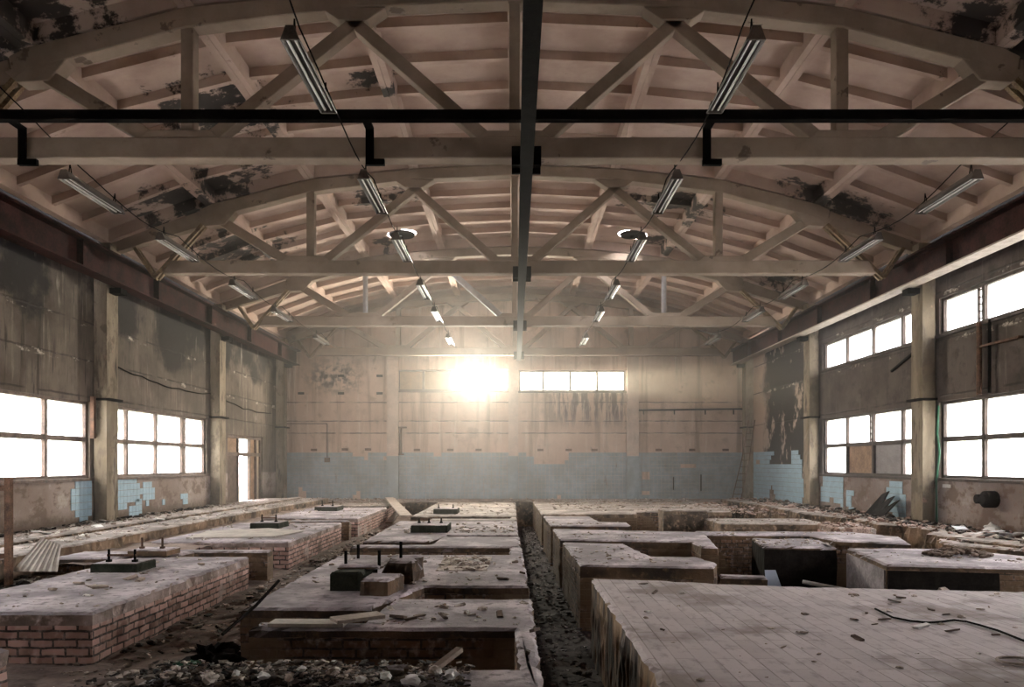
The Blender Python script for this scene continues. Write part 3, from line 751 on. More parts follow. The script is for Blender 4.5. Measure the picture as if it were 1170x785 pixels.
# ------------------------------------------------------------ fluorescent lamps
LZ = EYE+3.98
def make_lamp():
    t = thing('fluorescent_lamp', 'x', 'lamp', (0, 0, LZ))
    MB().plate([(-.04, LZ+.09), (.04, LZ+.09), (.03, LZ+.15), (-.03, LZ+.15)], -.74, .74).build('housing', 'lampbody', t)
    r = MB()
    for s in (-1, 1):
        r.plate([(s*.04, LZ+.09), (s*.085, LZ+.02), (s*.095, LZ+.025), (s*.05, LZ+.10)], -.74, .74)
    r.plate([(-.04, LZ+.075), (.04, LZ+.075), (.04, LZ+.09), (-.04, LZ+.09)], -.735, .735)
    r.build('reflector', 'reflector', t)
    for s in (-1, 1):
        MB().tube([(s*.038, -.71, LZ+.048), (s*.038, .71, LZ+.048)], .014, 8).build('fluorescent_tube', 'tube', t)
    for s in (-1, 1):
        MB().plate([(-.088, LZ+.02), (.088, LZ+.02), (.04, LZ+.155), (-.04, LZ+.155)], s*.74-.012, s*.74+.012).build('end_cap', 'lampbody', t)
    h = MB()
    for s in (-1, 1):
        h.tube([(0, s*.55, LZ+.15), (0, s*.6, LZ+.30)], .008, 5); h.tube([(0, s*.62, LZ+.15), (0, s*.6, LZ+.30)], .008, 5)
    h.build('hanger', 'dark', t)
    return t
lamp0 = make_lamp()
ROWS = [('inner left', -2.12, [7.8, 11.25, 14.1, 17.5, 20.4, 24.5]), ('inner right', 2.28, [7.8, 11.25, 14.1, 17.5, 20.4, 24.5]),
        ('outer left', -6.33, [11.25, 14.1, 17.5, 20.4, 24.5]), ('outer right', 6.5, [11.25, 14.1, 17.5, 20.4, 24.5])]
ORD = ['nearest', 'second', 'third', 'fourth', 'fifth', 'sixth']
first = True
for (rn, x, ys) in ROWS:
    for i, y in enumerate(ys):
        last = i == len(ys)-1
        lab = f'twin-tube lamp hanging on a cable, {"farthest" if last else ORD[i]}{"" if last or i == 0 else " from the camera"} in the {rn} row'
        if first: l = lamp0; l.location = (x, y, LZ); l['label'] = lab; first = False
        else: l = dup(lamp0, (x, y, LZ), lab)
        l['group'] = f'fluorescent lamps of the {rn} row'
    pts = []
    yy = [5.0 if x > -3 and x < 3 else 8.5] + ys + [27.5]
    for a, b in zip(yy[:-1], yy[1:]):
        n = 8
        for k in range(n):
            u = k/n; sag = -.16*math.sin(math.pi*u)
            pts.append((x+.02*math.sin(5*u), a+(b-a)*u, LZ+.30+sag*(1 if a != yy[0] else 0)+(0.45*(1-u) if a == yy[0] else 0)))
    pts.append((x, yy[-1], LZ+.3))
    tag(MB().tube(pts, .009, 5).build('electric_cable', 'dark'), f'thin black cable carrying the {rn} row of hanging lamps', 'cable', 'lamp cables')

# ------------------------------------------------------------ foundation blocks
def block(name, label, poly, zt, zb, capmat='block', bodymat='brick_brown', cap=.11, group='concrete and brick machine foundations', seed=0, amp=.022, chip=.10, cat='foundation', body_in=.012):
    cx = sum(p[0] for p in poly)/len(poly); cy = sum(p[1] for p in poly)/len(poly)
    t = thing(name, label, cat, (cx, cy, zb), group)
    MB().rough(poly, zt-cap, zt, amp=amp, chip=chip, seed=seed, bottom=True).build('concrete_cap', capmat, t)
    q = []
    for p in poly:
        v = Vector(p); q.append((v.x, v.y))
    MB().rough(q, zb, zt-cap+.004, amp=amp*.7, lip=.004, chip=.0, seed=seed+1).build('masonry_body', bodymat, t)
    return t
zl_ = -.5; zd = -.93
GL = 'foundations of the left row'; GM = 'foundations of the middle row'; GR = 'foundations of the right row'
# left row
block('foundation_block', 'brick block corner cut off by the bottom left picture edge', [(-6.0,3.6),(-3.78,3.6),(-3.76,5.55),(-6.0,5.55)], .0, zl_, 'block_left', 'brick', .13, GL, 1)
block('foundation_block', 'large red brick block with a dusty concrete top, nearest of the left row', [(-5.6,6.84),(-3.86,6.84),(-3.9,10.97),(-5.55,10.97)], .0, zl_, 'block_left', 'brick', .12, GL, 2)
block('foundation_block', 'low slab with bolts behind the left end of the nearest big brick block', [(-6.65,10.65),(-5.65,10.7),(-5.65,11.02),(-4.95,11.05),(-4.9,11.45),(-6.6,11.5)], .02, zl_, 'block', 'brick_brown', .10, GL, 3)
block('foundation_block', 'thin brick cross wall standing in the gap behind the nearest left block', [(-5.6,11.62),(-3.84,11.62),(-3.84,11.9),(-5.6,11.9)], .0, zl_, 'block', 'brick_brown', .09, GL, 4)
block('foundation_block', 'second big brick block of the left row, with a pale sheet lying on it', [(-6.4,13.07),(-3.95,13.07),(-4.0,17.3),(-6.35,17.3)], .0, zl_, 'block_left', 'brick', .10, GL, 5)
block('foundation_block', 'thin brick cross wall behind the second left block', [(-5.4,17.85),(-3.95,17.85),(-3.95,18.1),(-5.4,18.1)], .0, zl_, 'block', 'brick_brown', .09, GL, 6)
block('foundation_block', 'third big brick block of the left row, near the leaning plank', [(-6.3,18.75),(-3.93,18.75),(-4.0,23.4),(-6.3,23.4)], .0, zl_, 'block_left', 'brick', .10, GL, 7)
block('foundation_block', 'farthest low block of the left row before the end wall floor', [(-6.3,24.2),(-4.1,24.2),(-4.2,26.3),(-6.3,26.3)], .0, zl_, 'block_warm', 'brick', .10, GL, 8)
# middle row
block('foundation_block', 'middle block around the deep rectangular pit in the foreground', [(-2.35,2.6),(.18,2.6),(.17,7.55),(-1.22,7.55),(-1.3,6.42),(-2.2,6.44),(-2.2,6.19),(0.0,6.19),(.03,4.97),(-2.35,4.97)], .0, zd, 'block', 'brick_brown', .08, GM, 11)
block('foundation_block', 'middle block carrying the broken plinth with four bolts', [(-2.58,7.05),(-1.35,7.05),(-1.0,8.33),(.16,8.33),(.12,12.2),(-.08,12.2),(-.08,11.2),(-2.62,11.2)], .0, zd, 'block', 'brick_brown', .09, GM, 12)
block('foundation_block', 'middle block with a long shallow pit before it, third in its row', [(-2.7,12.3),(.1,12.3),(.09,14.0),(-1.35,14.0),(-1.42,12.6),(-2.72,12.6)], .0, zd, 'block', 'brick_brown', .09, GM, 13)
block('foundation_block', 'middle block carrying a long dark plinth, fourth in its row', [(-2.68,13.2),(-1.5,13.2),(-1.28,14.35),(.07,14.35),(.06,17.8),(-2.75,17.8)], .0, zd, 'block', 'brick_brown', .09, GM, 14)
block('foundation_block', 'narrow middle cross block, fifth in its row', [(-2.08,18.0),(.06,17.95),(.05,19.2),(-.1,19.2),(-.12,18.6),(-2.08,18.6)], .0, zd, 'block_warm', 'brick_brown', .09, GM, 15)
block('foundation_block', 'farthest middle block beside the foot of the leaning plank', [(-2.7,19.4),(.05,19.4),(.04,26.4),(-2.72,26.4)], .0, zd, 'block_warm', 'brick_brown', .09, GM, 16)
# right row
t = thing('foundation_block', 'wide tiled platform filling the foreground on the right', 'foundation', (3, 6, zd), GR)
MB().rough([(.9,2.2),(.905,8.88),(1.7,8.74),(2.56,8.42),(3.75,8.2),(5.4,7.98),(8.2,7.9),(8.2,2.2)], zd, .0, amp=.022, chip=.05, seed=21).build('tiled_top', 'tiles', t)
block('foundation_block', 'second right block, directly behind the wide tiled platform', [(.88,10.07),(2.62,9.85),(2.78,10.3),(2.66,10.95),(2.02,11.0),(1.86,12.75),(.83,13.0)], .0, zd, 'block', 'brick_brown', .17, GR, 22)
block('foundation_block', 'third right block, with an arm reaching forward at its right end', [(.82,13.5),(3.1,13.1),(3.06,12.3),(3.32,12.2),(3.75,14.8),(3.55,15.0),(.8,15.7)], .0, zd, 'block', 'brick_brown', .14, GR, 23)
block('foundation_block', 'fourth right block, with a notch cut from its far right corner', [(.8,16.6),(2.57,16.4),(2.62,17.4),(2.0,17.6),(1.95,19.4),(.75,19.5)], .0, zd, 'block', 'brick_brown', .12, GR, 24)
block('foundation_block', 'farthest wide right block strewn with rubble before the end wall', [(.73,20.2),(3.35,20.5),(3.45,21.2),(6.2,21.4),(6.6,23),(7.1,26.3),(3.2,26.8),(.65,26.9)], .0, zd, 'block_warm', 'brick_brown', .12, GR, 25)
block('foundation_block', 'upright pale concrete block standing before the farthest right block', [(3.75,18.85),(4.85,18.75),(4.85,19.6),(3.78,19.65)], .19, zd, 'block_warm', 'block_warm', .1, GR, 26, .03, .1)
block('foundation_block', 'pale edged box foundation behind the burnt black one', [(4.72,17.1),(7.15,16.95),(7.2,18.6),(4.75,18.75)], .0, zd, 'block_warm', 'block_warm', .12, GR, 27, .03, .1)
block('foundation_block', 'low brown block between the burnt black box and the pale edged one', [(3.62,14.4),(5.62,14.3),(5.7,13.3),(6.75,12.75),(7.2,14.0),(6.7,15.0),(3.65,15.15)], .0, zd, 'block', 'brick_brown', .1, GR, 28, .02)
block('foundation_block', 'burnt black box foundation with a broken pale top', [(4.1,12.3),(5.25,12.2),(5.5,13.6),(4.36,13.75)], .0, zd, 'block', 'burnt', .05, GR, 29, .03, .2)
block('foundation_block', 'lilac sided block with a heap of dirt on top, behind the tiled platform', [(5.02,10.1),(7.7,9.55),(7.85,10.5),(6.98,12.0),(5.38,12.1)], .0, zd, 'block', 'brick_brown', .07, GR, 30, .02)
block('foundation_block', 'red brick stub block at the edge of the right floor strip', [(6.75,15.75),(7.55,15.6),(7.6,16.7),(6.8,16.8)], .02, zd, 'rub_red', 'brick', .12, GR, 31, .03, .15)
block('foundation_block', 'low rough cross wall in the dark trench before the burnt box', [(2.72,9.9),(3.3,9.75),(3.35,10.0),(2.76,10.15)], -.13, zd, 'block', 'brick_brown', .1, GR, 32)
block('foundation_block', 'broken pale ledge at the right edge behind the dirt heaped block', [(7.05,12.35),(8.9,9.9),(9.0,12.5),(7.5,13.3)], .05, zd, 'block_warm', 'brick', .12, GR, 33, .05, .2)
# lilac flaking render on the block behind the platform
o = [x for x in C.objects if x.get('label', '').startswith('lilac')][0]
MB().box(0, .02, -.98, .98, 0, .62, Matrix.Rotation(0, 3, 'Z')).build('tmp', 'lilac').name = 'render_face'
r = C.objects['render_face']; r.parent = o
a = Vector((5.02, 10.1)); b = Vector((5.38, 12.1)); mid = (a+b)/2
r.location = Vector((mid.x-.025, mid.y, -.70))-parent_loc(o); r.rotation_euler = (0, 0, -math.atan2(b.x-a.x, b.y-a.y)); r['label'] = 'flaking lilac render on the side face'

a = Vector((5.03, 10.09)); b = Vector((6.35, 9.81)); dn = (b-a).normalized(); nn = Vector((dn.y, -dn.x))*.03
MB().rough([tuple(a+nn), tuple(b+nn), tuple(b-nn*.2), tuple(a-nn*.2)], -.85, -.075, step=.07, amp=.012, lip=.005, chip=.03, seed=2).build('scorched_face', 'burnt', o)['label'] = 'soot blackened patch of the front face'
# plinths with anchor bolts
def plinth(label, x0, x1, y0, y1, z0, h, bolts, mat='green', bar=False, bh=.16):
    t = thing('machine_plinth', label, 'plinth', ((x0+x1)/2, (y0+y1)/2, z0), 'bolted machine plinths')
    MB().rough([(x0,y0),(x1,y0),(x1,y1),(x0,y1)], z0, z0+h-.004, step=.06, amp=.012, lip=.012, chip=.04, seed=x0*9).build('plinth_block', mat, t)
    MB().rough([(x0+.015,y0+.015),(x1-.015,y0+.015),(x1-.015,y1-.015),(x0+.015,y1-.015)], z0+h-.01, z0+h, step=.06, amp=.008, lip=.004, chip=.03, seed=3).build('dusty_top', 'block', t)
    for (bx_, by_) in bolts:
        MB().tube([(bx_, by_, z0+h-.01), (bx_, by_, z0+h+bh)], .016, 7).box(bx_-.028, bx_+.028, by_-.028, by_+.028, z0+h, z0+h+.03).build('anchor_bolt', 'rust' if mat != 'green' else 'dark', t)
    if bar: MB().box(bolts[0][0]-.02, bolts[1][0]+.02, bolts[0][1]-.012, bolts[0][1]+.012, z0+h+.07, z0+h+.1).build('tie_bar', 'rust', t)
    return t
plinth('small green-black plinth with two bolts on the nearest big left block', -5.30, -4.72, 9.35, 9.85, 0, .115, [(-5.15, 9.5), (-4.82, 9.5)], bar=True)
plinth('pale plinth with two bolts on the low slab behind the nearest left block', -5.62, -5.05, 10.95-.1, 11.3, .02, .09, [(-5.5, 11.05), (-5.2, 11.05)], 'block')
plinth('dark plinth on the second big left block beside the pale sheet', -5.55, -4.95, 15.7, 16.4, 0, .12, [(-5.4, 16.0), (-5.1, 16.0)], bar=True)
plinth('dark plinth on the third big left block', -5.75, -5.1, 21.5, 22.3, 0, .13, [(-5.6, 21.8), (-5.3, 21.8)])
plinth('long dark plinth on the fourth middle block', -2.05, -1.32, 14.75, 15.6, 0, .15, [(-1.95, 15.3), (-1.75, 15.3), (-1.5, 15.3)], bar=True, bh=.1)
plinth('dark plinth on the farthest middle block', -2.2, -1.55, 20.3, 21.1, 0, .14, [(-2.1, 20.7), (-1.7, 20.7)], bh=.1)
# broken plinth on the second middle block
t = thing('machine_plinth', 'broken grey plinth with four tall bolts on the second middle block', 'plinth', (-1.7, 8.4, 0), 'bolted machine plinths')
MB().rough([(-1.98,8.0),(-1.62,8.0),(-1.6,8.75),(-1.95,8.75)], 0, .20, step=.06, amp=.02, chip=.06, seed=4).build('plinth_block', 'green', t)
MB().rough([(-1.96,8.3),(-1.5,8.3),(-1.45,9.0),(-1.95,9.0)], .19, .235, step=.06, amp=.02, chip=.05, seed=6, bottom=True).build('concrete_cap', 'block', t)
MB().rough([(-1.60,7.72),(-1.30,7.68),(-1.2,8.15),(-1.58,8.2)], 0, .17, step=.05, amp=.03, chip=.12, seed=9).build('broken_corner', 'block', t)
MB().rough([(-1.5,8.5),(-1.15,8.45),(-1.12,9.1),(-1.48,9.1)], 0, .26, step=.06, amp=.05, chip=.15, seed=12).build('broken_pedestal', 'block', t)
for (bx_, by_, z0_, h_) in ((-1.9, 8.42, .23, .15), (-1.86, 8.9, .23, .17), (-1.33, 8.75, .25, .2), (-1.52, 8.4, .23, .16)):
    MB().tube([(bx_, by_, z0_-.05), (bx_, by_, z0_+h_)], .018, 8).build('anchor_bolt', 'dark', t)
# sunken rubble filled panel on the second middle block
tag(MB().rough([(-1.0,9.5),(-.35,9.5),(-.33,10.9),(-1.02,10.9)], -.01, .012, amp=.01, chip=.02, lip=.006).build('floor_patch', 'rub_light'), 'crumbled rectangular floor patch on the second middle block', 'floor patch')

# ------------------------------------------------------------ loose things
def loose(mb, name, mat, label, cat, group=None): return tag(mb.build(name, mat), label, cat, group)
def plank(name, label, a, b, w, th, mat='wood', cat='plank', group=None, side=Vector((0,0,1))):
    a, b = Vector(a), Vector(b); d = (b-a).normalized(); s_ = d.cross(side).normalized(); u = s_.cross(d)
    mb = MB(); pts = []
    for k in (0, 1):
        for j in (-1, 1):
            for e in (a, b): pts.append(e + s_*w/2*j + u*th*k)
    mb.hexa(pts); return loose(mb, name, mat, label, cat, group)
plank('wooden_plank', 'long pale plank leaning across the gap before the end wall', (-4.5,26.85,.12), (-2.78,19.2,.0), .30, .04)
plank('wooden_plank', 'dark plank leaning under the pale one in the gap', (-3.7,22.0,-.4), (-3.6,24.0,-.05), .2, .05, 'wood_dark')
# thin sheet on second left block
sh = MB(); P = [(-5.95,13.55),(-4.4,13.75),(-4.2,14.9),(-5.1,15.5),(-6.1,14.9)]
sh.slab(P, .004, .03); loose(sh, 'plywood_sheet', 'ply', 'large pale sheet lying on the second big left block', 'sheet')
plank('wooden_board', 'pale board lying on the thin wall behind the deep pit', (-2.05,6.31,.004), (-1.42,6.30,.004), .2, .03, 'ply', 'board')
plank('wooden_board', 'short slanting board at the corner above the deep pit', (-1.52,6.28,.03), (-1.16,6.5,.035), .2, .03, 'wood', 'board')
# rusty frame and metal sheet at the left edge
t = thing('rusty_steel_frame', 'rusty upright steel frame at the left picture edge', 'frame', (-6.35, 9.4, -.1))
MB().box(-6.40,-6.33,9.38,9.45,-.45,EYE-.17).build('post', 'rust', t)
MB().box(-7.4,-6.39,9.39,9.44,.99+.03,1.09).build('top_rail', 'rust', t)
MB().box(-7.4,-6.39,9.39,9.44,.17,.23).build('lower_rail', 'rust', t)
MB().box(-7.4,-7.33,9.38,9.45,-.3,EYE-.17).build('post', 'rust', t)
cs = MB(); n = 14
a0, a1 = Vector((-6.55, 10.1, .30)), Vector((-5.98, 9.85, .02))
bm = cs.bm; rowsv = []
for j, (base, top) in enumerate(((0, 1), (.012, 1.0))):
    R = []
    for i in range(n+1):
        u = i/n; wv = .015*(i % 2)
        R.append((bm.verts.new((-6.62+.60*u, 9.85+wv+j*.006, -.06)), bm.verts.new((-6.42+.33*u-.06*u, 10.15+wv+j*.006, .36-.10*u))))
    rowsv.append(R)
for R in rowsv:
    for i in range(n): bm.faces.new([R[i][0], R[i+1][0], R[i+1][1], R[i][1]])
loose(cs, 'corrugated_sheet', 'ply', 'pale ribbed sheet leaning beside the rusty frame', 'sheet')
# black burnt things leaning at the right wall
t = thing('burnt_sheet_stack', 'black burnt sheets leaning against the right wall under the far window', 'scrap', (8.55, 17.3, .11))
for (ya, yb_, h, k) in ((17.7,18.1,.60,0),(17.35,17.7,.5,.1),(17.05,17.35,.42,.18)):
    MB().hexa([(8.50-k,ya,.11),(8.56-k,ya,.11),(8.42-k,yb_,.11),(8.48-k,yb_,.11),(8.86-k*.5,ya+.05,.11+h),(8.9-k*.5,ya+.05,.11+h),(8.84-k*.5,yb_-.08,.11+h*.86),(8.88-k*.5,yb_-.08,.11+h*.86)]).build('burnt_sheet', 'burnt', t)
t = thing('wall_fan', 'black round fan motor fixed low on the right wall', 'fan', (8.98, 14.8, .75))
MB().tube([(9.05,14.1,.69),(8.85,14.1,.69),(8.80,14.1,.69)], [.16,.16,.10], 16).build('fan_housing', 'burnt', t)
MB().tube([(9.05,14.48,.68),(8.93,14.48,.68)], .09, 12).build('motor', 'burnt', t)
MB().box(8.97,9.05,14.05,14.55,.59,.62).build('bracket', 'dark', t)
loose(MB().box(9.02,9.05,15.5,15.78,.86,.93), 'wall_label', 'white', 'small white plate on the right wall beside the black fan', 'plate')
loose(MB().chunk((8.75,13.75,.19), .08, .9, 3, 2), 'broken_basin', 'white', 'white broken basin by the foot of the right wall', 'basin')
# pipework on the end wall
t = thing('wall_pipe', 'dark horizontal pipe with drop brackets on the right part of the end wall', 'pipe', (6.8, YB-.08, 3.45))
MB().tube([(4.75,YB-.08,3.44),(9.0,YB-.08,3.49)], .035, 8).build('pipe_run', 'dark', t)
for xx in (5.0, 6.2, 7.4, 8.5): MB().box(xx-.015, xx+.015, YB-.1, YB, 3.28, 3.45).build('bracket', 'dark', t)
t = thing('pipe_stub', 'rusty vertical pipe stub beside the left pilaster of the end wall', 'pipe', (-4.4, YB-.1, 2.2))
MB().tube([(-4.42,YB-.1,1.72),(-4.42,YB-.1,2.75)], .05, 8).build('pipe_run', 'rust', t)
MB().box(-4.55,-4.2,YB-.14,YB,2.74,2.80).build('bracket', 'rust', t); MB().box(-4.55,-4.3,YB-.14,YB,1.70,1.75).build('bracket', 'rust', t)
t = thing('conduit', 'thin rusty conduit bent down the left part of the end wall', 'conduit', (-7, YB-.03, 2.5))
MB().tube([(-9.0,YB-.03,2.92),(-7.3,YB-.03,2.92),(-7.28,YB-.03,2.9),(-7.28,YB-.03,1.5)], .014, 6).build('conduit_run', 'dark', t)
MB().box(-7.38,-7.18,YB-.08,YB,1.42,1.6).build('junction_box', 'rust', t)
# slots along the end wall: sockets of old fixings
for (xx, zz, g) in [(-8.3,4.1,0),(-6.75,4.1,0),(-5.25,4.1,0),(-6.75,4.78,0),(-5.25,4.78,0),(-7.8,1.9,1),(-6.6,1.92,1),(-5.7,1.92,1),(-3.8,1.9,1),(-2.5,1.9,1),(-1.4,1.9,1),(1.0,1.9,1),(2.1,1.9,1),(3.1,1.9,1),(5.6,1.9,1),(6.9,1.9,1),(8.2,1.9,1)]:
    tag(MB().box(xx-.12, xx+.12, YB-.03, YB, zz-.045, zz+.045).build('fixing_plate', 'dark' if g == 0 else 'rust'), 'dark fixing plate in the upper left row on the end wall' if g == 0 else 'small rusty fixing plate in the row just above the blue tiles', 'plate', 'upper fixing plates' if g == 0 else 'fixing plates above the tiles')
for (xx, zz, hh) in [(6.1,.45,.45),(7.0,.4,.5),(-2.35,.12,.3),(.75,.2,.2)]:
    pass
tag(MB().box(6.15,6.19,YB-.05,YB-.015,.35,.85).build('wall_bar', 'dark'), 'thin black upright bar on the blue tiles, left of the pair', 'bar', 'bars on the tiles')
tag(MB().box(7.22,7.26,YB-.05,YB-.015,.3,.95).build('wall_bar', 'dark'), 'thin black upright bar on the blue tiles, right of the pair', 'bar', 'bars on the tiles')
# ladder in the far right corner
t = thing('wire_ladder', 'thin rusty ladder leaning in the far right corner', 'ladder', (8.3, 27.6, 0))
pa, pb = Vector((7.95,27.4,.0)), Vector((8.85,28.3,3.0))
qa, qb = Vector((8.2,27.15,.0)), Vector((9.0,28.05,3.0))
MB().tube([pa,(pa+pb)/2+Vector((.05,0,0)),pb], .018, 6).build('rail', 'rust', t); MB().tube([qa,(qa+qb)/2+Vector((.05,0,0)),qb], .018, 6).build('rail', 'rust', t)
for k in range(1, 12): 
    u = k/12; MB().tube([pa.lerp(pb, u)+Vector((.05,0,0))*(1-abs(2*u-1)), qa.lerp(qb, u)+Vector((.05,0,0))*(1-abs(2*u-1))], .012, 5).build('rung', 'rust', t)
# pipes on the right wall, nearest bay
t = thing('wall_pipe', 'pair of rusty pipes running up the right wall between the two window rows', 'pipe', (8.98, 14.3, 2.7))
MB().tube([(8.97,14.45,2.7),(8.97,14.45,4.09)], .05, 8).build('pipe_run', 'rust', t); MB().tube([(8.98,14.15,2.7),(8.98,14.15,4.09)], .03, 8).build('pipe_run', 'dark', t)
MB().box(8.95,9.04,13.3,14.5,3.6,3.64).build('bracket', 'rust', t)
plank('cable_tray', 'dark slanted bar hanging on the right wall beneath the far high window', (9.02,17.9,3.55), (9.02,16.9,3.85), .05, .05, 'dark', 'bar')
# green hose on the right column
loose(MB().tube([(9.02,15.93,2.6),(8.98,15.9,2.0),(9.0,15.85,1.6),(8.96,15.9,1.0),(9.0,15.95,.12)], .022, 6), 'green_hose', 'bottle', 'dark green hose hanging beside the right wall column', 'hose')
# pipe on left column
loose(MB().box(-9.02,-8.94,15.9,15.98,1.9,2.8), 'steel_angle', 'rust', 'rusty steel angle upright beside the left wall column', 'bar')
# left wall cable
pts = [(-XW+.03, 16.5+.4*k, 3.62-.16*abs(math.sin(k*.21))-.07*noise.noise(Vector((k*.6,2,0)))-.012*k) for k in range(0, 29)]
loose(MB().tube(pts, .014, 5), 'wall_cable', 'dark', 'loose black cable drooping along the upper left wall', 'cable')
# polythene and pipe by the burnt box
loose(MB().hexa([(4.0,11.8,-.9),(4.32,11.8,-.9),(4.0,11.83,-.9),(4.32,11.83,-.9),(4.05,12.1,-.36),(4.22,12.1,-.36),(4.05,12.12,-.36),(4.22,12.12,-.36)]), 'polythene_sheet', 'poly', 'milky bluish polythene sheet hanging before the burnt black box', 'sheet')
loose(MB().tube([(4.35,11.3,-.42),(4.95,10.9,-.50)], .03, 10), 'plastic_pipe', 'paper', 'pale pipe lying in the trench before the burnt black box', 'pipe')
plank('wooden_plank', 'short plank leaning in the dark trench beside the lilac sided block', (5.55,9.75,-.28), (5.85,9.2,-.62), .13, .04, 'wood')
# cable and bits on the tiled platform
pts = [at(*p) for p in ()]
cab = [(1000,697),(1020,707),(1040,711),(1060,713),(1075,712),(1090,710),(1105,712),(1120,716),(1140,722),(1160,730),(1175,736)]
loose(MB().tube([(*px(x_, y_), .012) for x_, y_ in cab], .009, 6), 'electric_cable', 'dark', 'black cable snaking over the wide tiled platform', 'cable')
X, Y = px(1052, 718); loose(MB().chip((X, Y, .018), .10, .035, .01), 'white_shard', 'white', 'white shard beside the black cable on the tiled platform', 'shard')
scr = [(1010,709,.12),(1030,684,.10),(1022,688,.11),(1064,698,.07),(1088,722,.11),(980,731,.14),(920,703,.12),(748,678,.09),(735,668,.14),(990,702,.06),(1138,727,.06),(757,721,.04)]
for (x_, y_, s_) in scr:
    X, Y = px(x_, y_); tag(MB().chip((X, Y, .012), s_*.6, s_*.16, .007).build('wood_splinter', 'wood_dark'), 'dark splinter of wood lying on the wide tiled platform', 'splinter', 'splinters on the tiled platform')
# coil at the lower right corner
X, Y = px(1163, 757); loose(MB().tube([(X+.13*math.cos(a_*.25), Y+.10*math.sin(a_*.25), .012) for a_ in range(26)], .010, 6), 'wire_hoop', 'wood', 'bent wire hoop at the right edge of the tiled platform', 'hoop')
# heap of dirt on the lilac block
hp = MB(); hx, hy = px(1094, 635)
for k in range(60):
    r_ = random.random()**.5; a_ = random.random()*6.3; hp.chunk((hx+.45*r_*math.cos(a_), hy+.3*r_*math.sin(a_), .02+.10*(1-r_)), .06, .6, k)
tag(hp.build('dirt_heap', 'wood_dark'), 'low heap of brown dirt on the lilac sided block', 'dirt', kind='stuff')
# corridor bits
loose(MB().tube([(.50,5.6,-.8),(.56,5.3,-.79),(.80,4.9,-.80),(.84,4.5,-.82)], .018, 6), 'pale_hose', 'paper', 'pale bent hose lying in the dark passage at the bottom', 'hose')
plank('wooden_stick', 'pale stick lying in the dark passage near the camera', (.28,5.5,-.82), (.62,4.9,-.82), .03, .03, 'wood', 'stick')
plank('wooden_stick', 'short white stick across the middle of the dark passage', (.34,7.1,-.83), (.52,7.15,-.83), .04, .03, 'white', 'stick')
# bits on the middle blocks
for (x_, y_, s_) in ((507,706,.06),(571,704,.08),(455,707,.1),(470,709,.07),(575,663,.08),(597,656,.04),(603,748,.05),(612,722,.06)):
    X, Y = px(x_, y_); tag(MB().chip((X, Y, .018), s_, s_*.4, .012).build('wood_splinter', 'wood_dark'), 'dark splinter lying on the middle foundation blocks', 'splinter', 'splinters on the middle blocks')
for (x_, y_, s_) in ((150,662,.10),(90,668,.07),(112,672,.13),(60,675,.06),(160,664,.08),(230,626+20,.06)):
    X, Y = px(x_, y_); tag(MB().chip((X, Y, .018), s_, s_*.4, .012).build('wood_splinter', 'wood'), 'splinter lying on top of the nearest big left block', 'splinter', 'splinters on the left block')
# green bottle and a black clump added for the dark hole at the pit end
loose(MB().chunk((-2.62,5.85,-.32), .15, .6, 4, 3, 1.3), 'green_rag', 'bottle', 'crumpled green plastic at the left end of the deep pit', 'scrap')
t = MB().chunk((-2.55,6.3,-.27), .12, .8, 9, 3, 1.4); t.tube([(-2.5,6.4,-.1),(-2.38,6.9,.06),(-2.30,7.3,.22)], .015, 6); loose(t, 'dark_hole_clump', 'burnt', 'black clump with a rod, standing in for a dark hole at the end of the deep pit', 'scrap')

# rubble
def scatter(label, boxes, mat, smin, smax, flat=.35, chunks=.3, name='rubble'):
    mb = MB()
    for (x0, x1, y0, y1, z, n) in boxes:
        for k in range(n):
            x = x0+(x1-x0)*random.random(); y = y0+(y1-y0)*random.random(); r = smin+(smax-smin)*random.random()**2.5
            if random.random() < chunks: mb.chunk((x, y, z+r*.25), r, .6, k)
            else: mb.chip((x, y, z+r*flat*.5), r*1.4, r*(.3+.6*random.random()), r*flat*.5)
    return tag(mb.build(name, mat), label, 'rubble', None, 'stuff')
scatter('litter and chips strewn over the floor strip along the left wall', [(-8.9,-6.9,7,26.9,.13,1300),(-8.9,-8.5,7,23,.13,300)], 'rub_light', .008, .05)
scatter('dark litter drift against the foot of the left wall', [(-8.9,-8.55,8,22,.14,320)], 'rub_black', .015, .085)
scatter('black debris bed in the passage between middle and right foundations', [(.22,.88,3.6,26.5,-.86,1500)], 'rub_dark', .010, .045)
scatter('rubble in the lower floor between left and middle rows', [(-3.85,-2.65,4.4,22,-.46,900),(-6.6,-3.8,5.6,6.8,-.46,60)], 'rub_light', .010, .05)
scatter('dark litter in the lower floor between left and middle rows', [(-3.8,-2.65,4.4,20,-.46,500)], 'rub_black', .012, .055)
scatter('heap of stones and litter at the bottom edge before the deep pit', [(-2.35,-.3,4.45,4.95,.02,900),(-3.7,-2.35,4.3,6.0,-.40,700),(-2.35,-.45,4.5,4.9,.06,300)], 'rub_black', .008, .036)
scatter('pale stones and scraps at the bottom edge before the deep pit', [(-2.3,-.35,4.5,4.93,.06,560),(-3.6,-2.35,4.3,5.6,-.38,420)], 'rub_light', .006, .026)
scatter('litter drift left of the nearest big brick block', [(-6.7,-5.65,7.2,10.3,-.2,420)], 'rub_black', .02, .1)
scatter('crumbs and chips on top of the left foundations', [(-5.5,-3.95,6.95,10.9,0,70),(-6.3,-4.0,13.2,17.2,0,110),(-6.2,-4.0,18.9,23.3,0,130),(-6.2,-4.2,24.3,26.2,0,90)], 'rub_light', .008, .045)
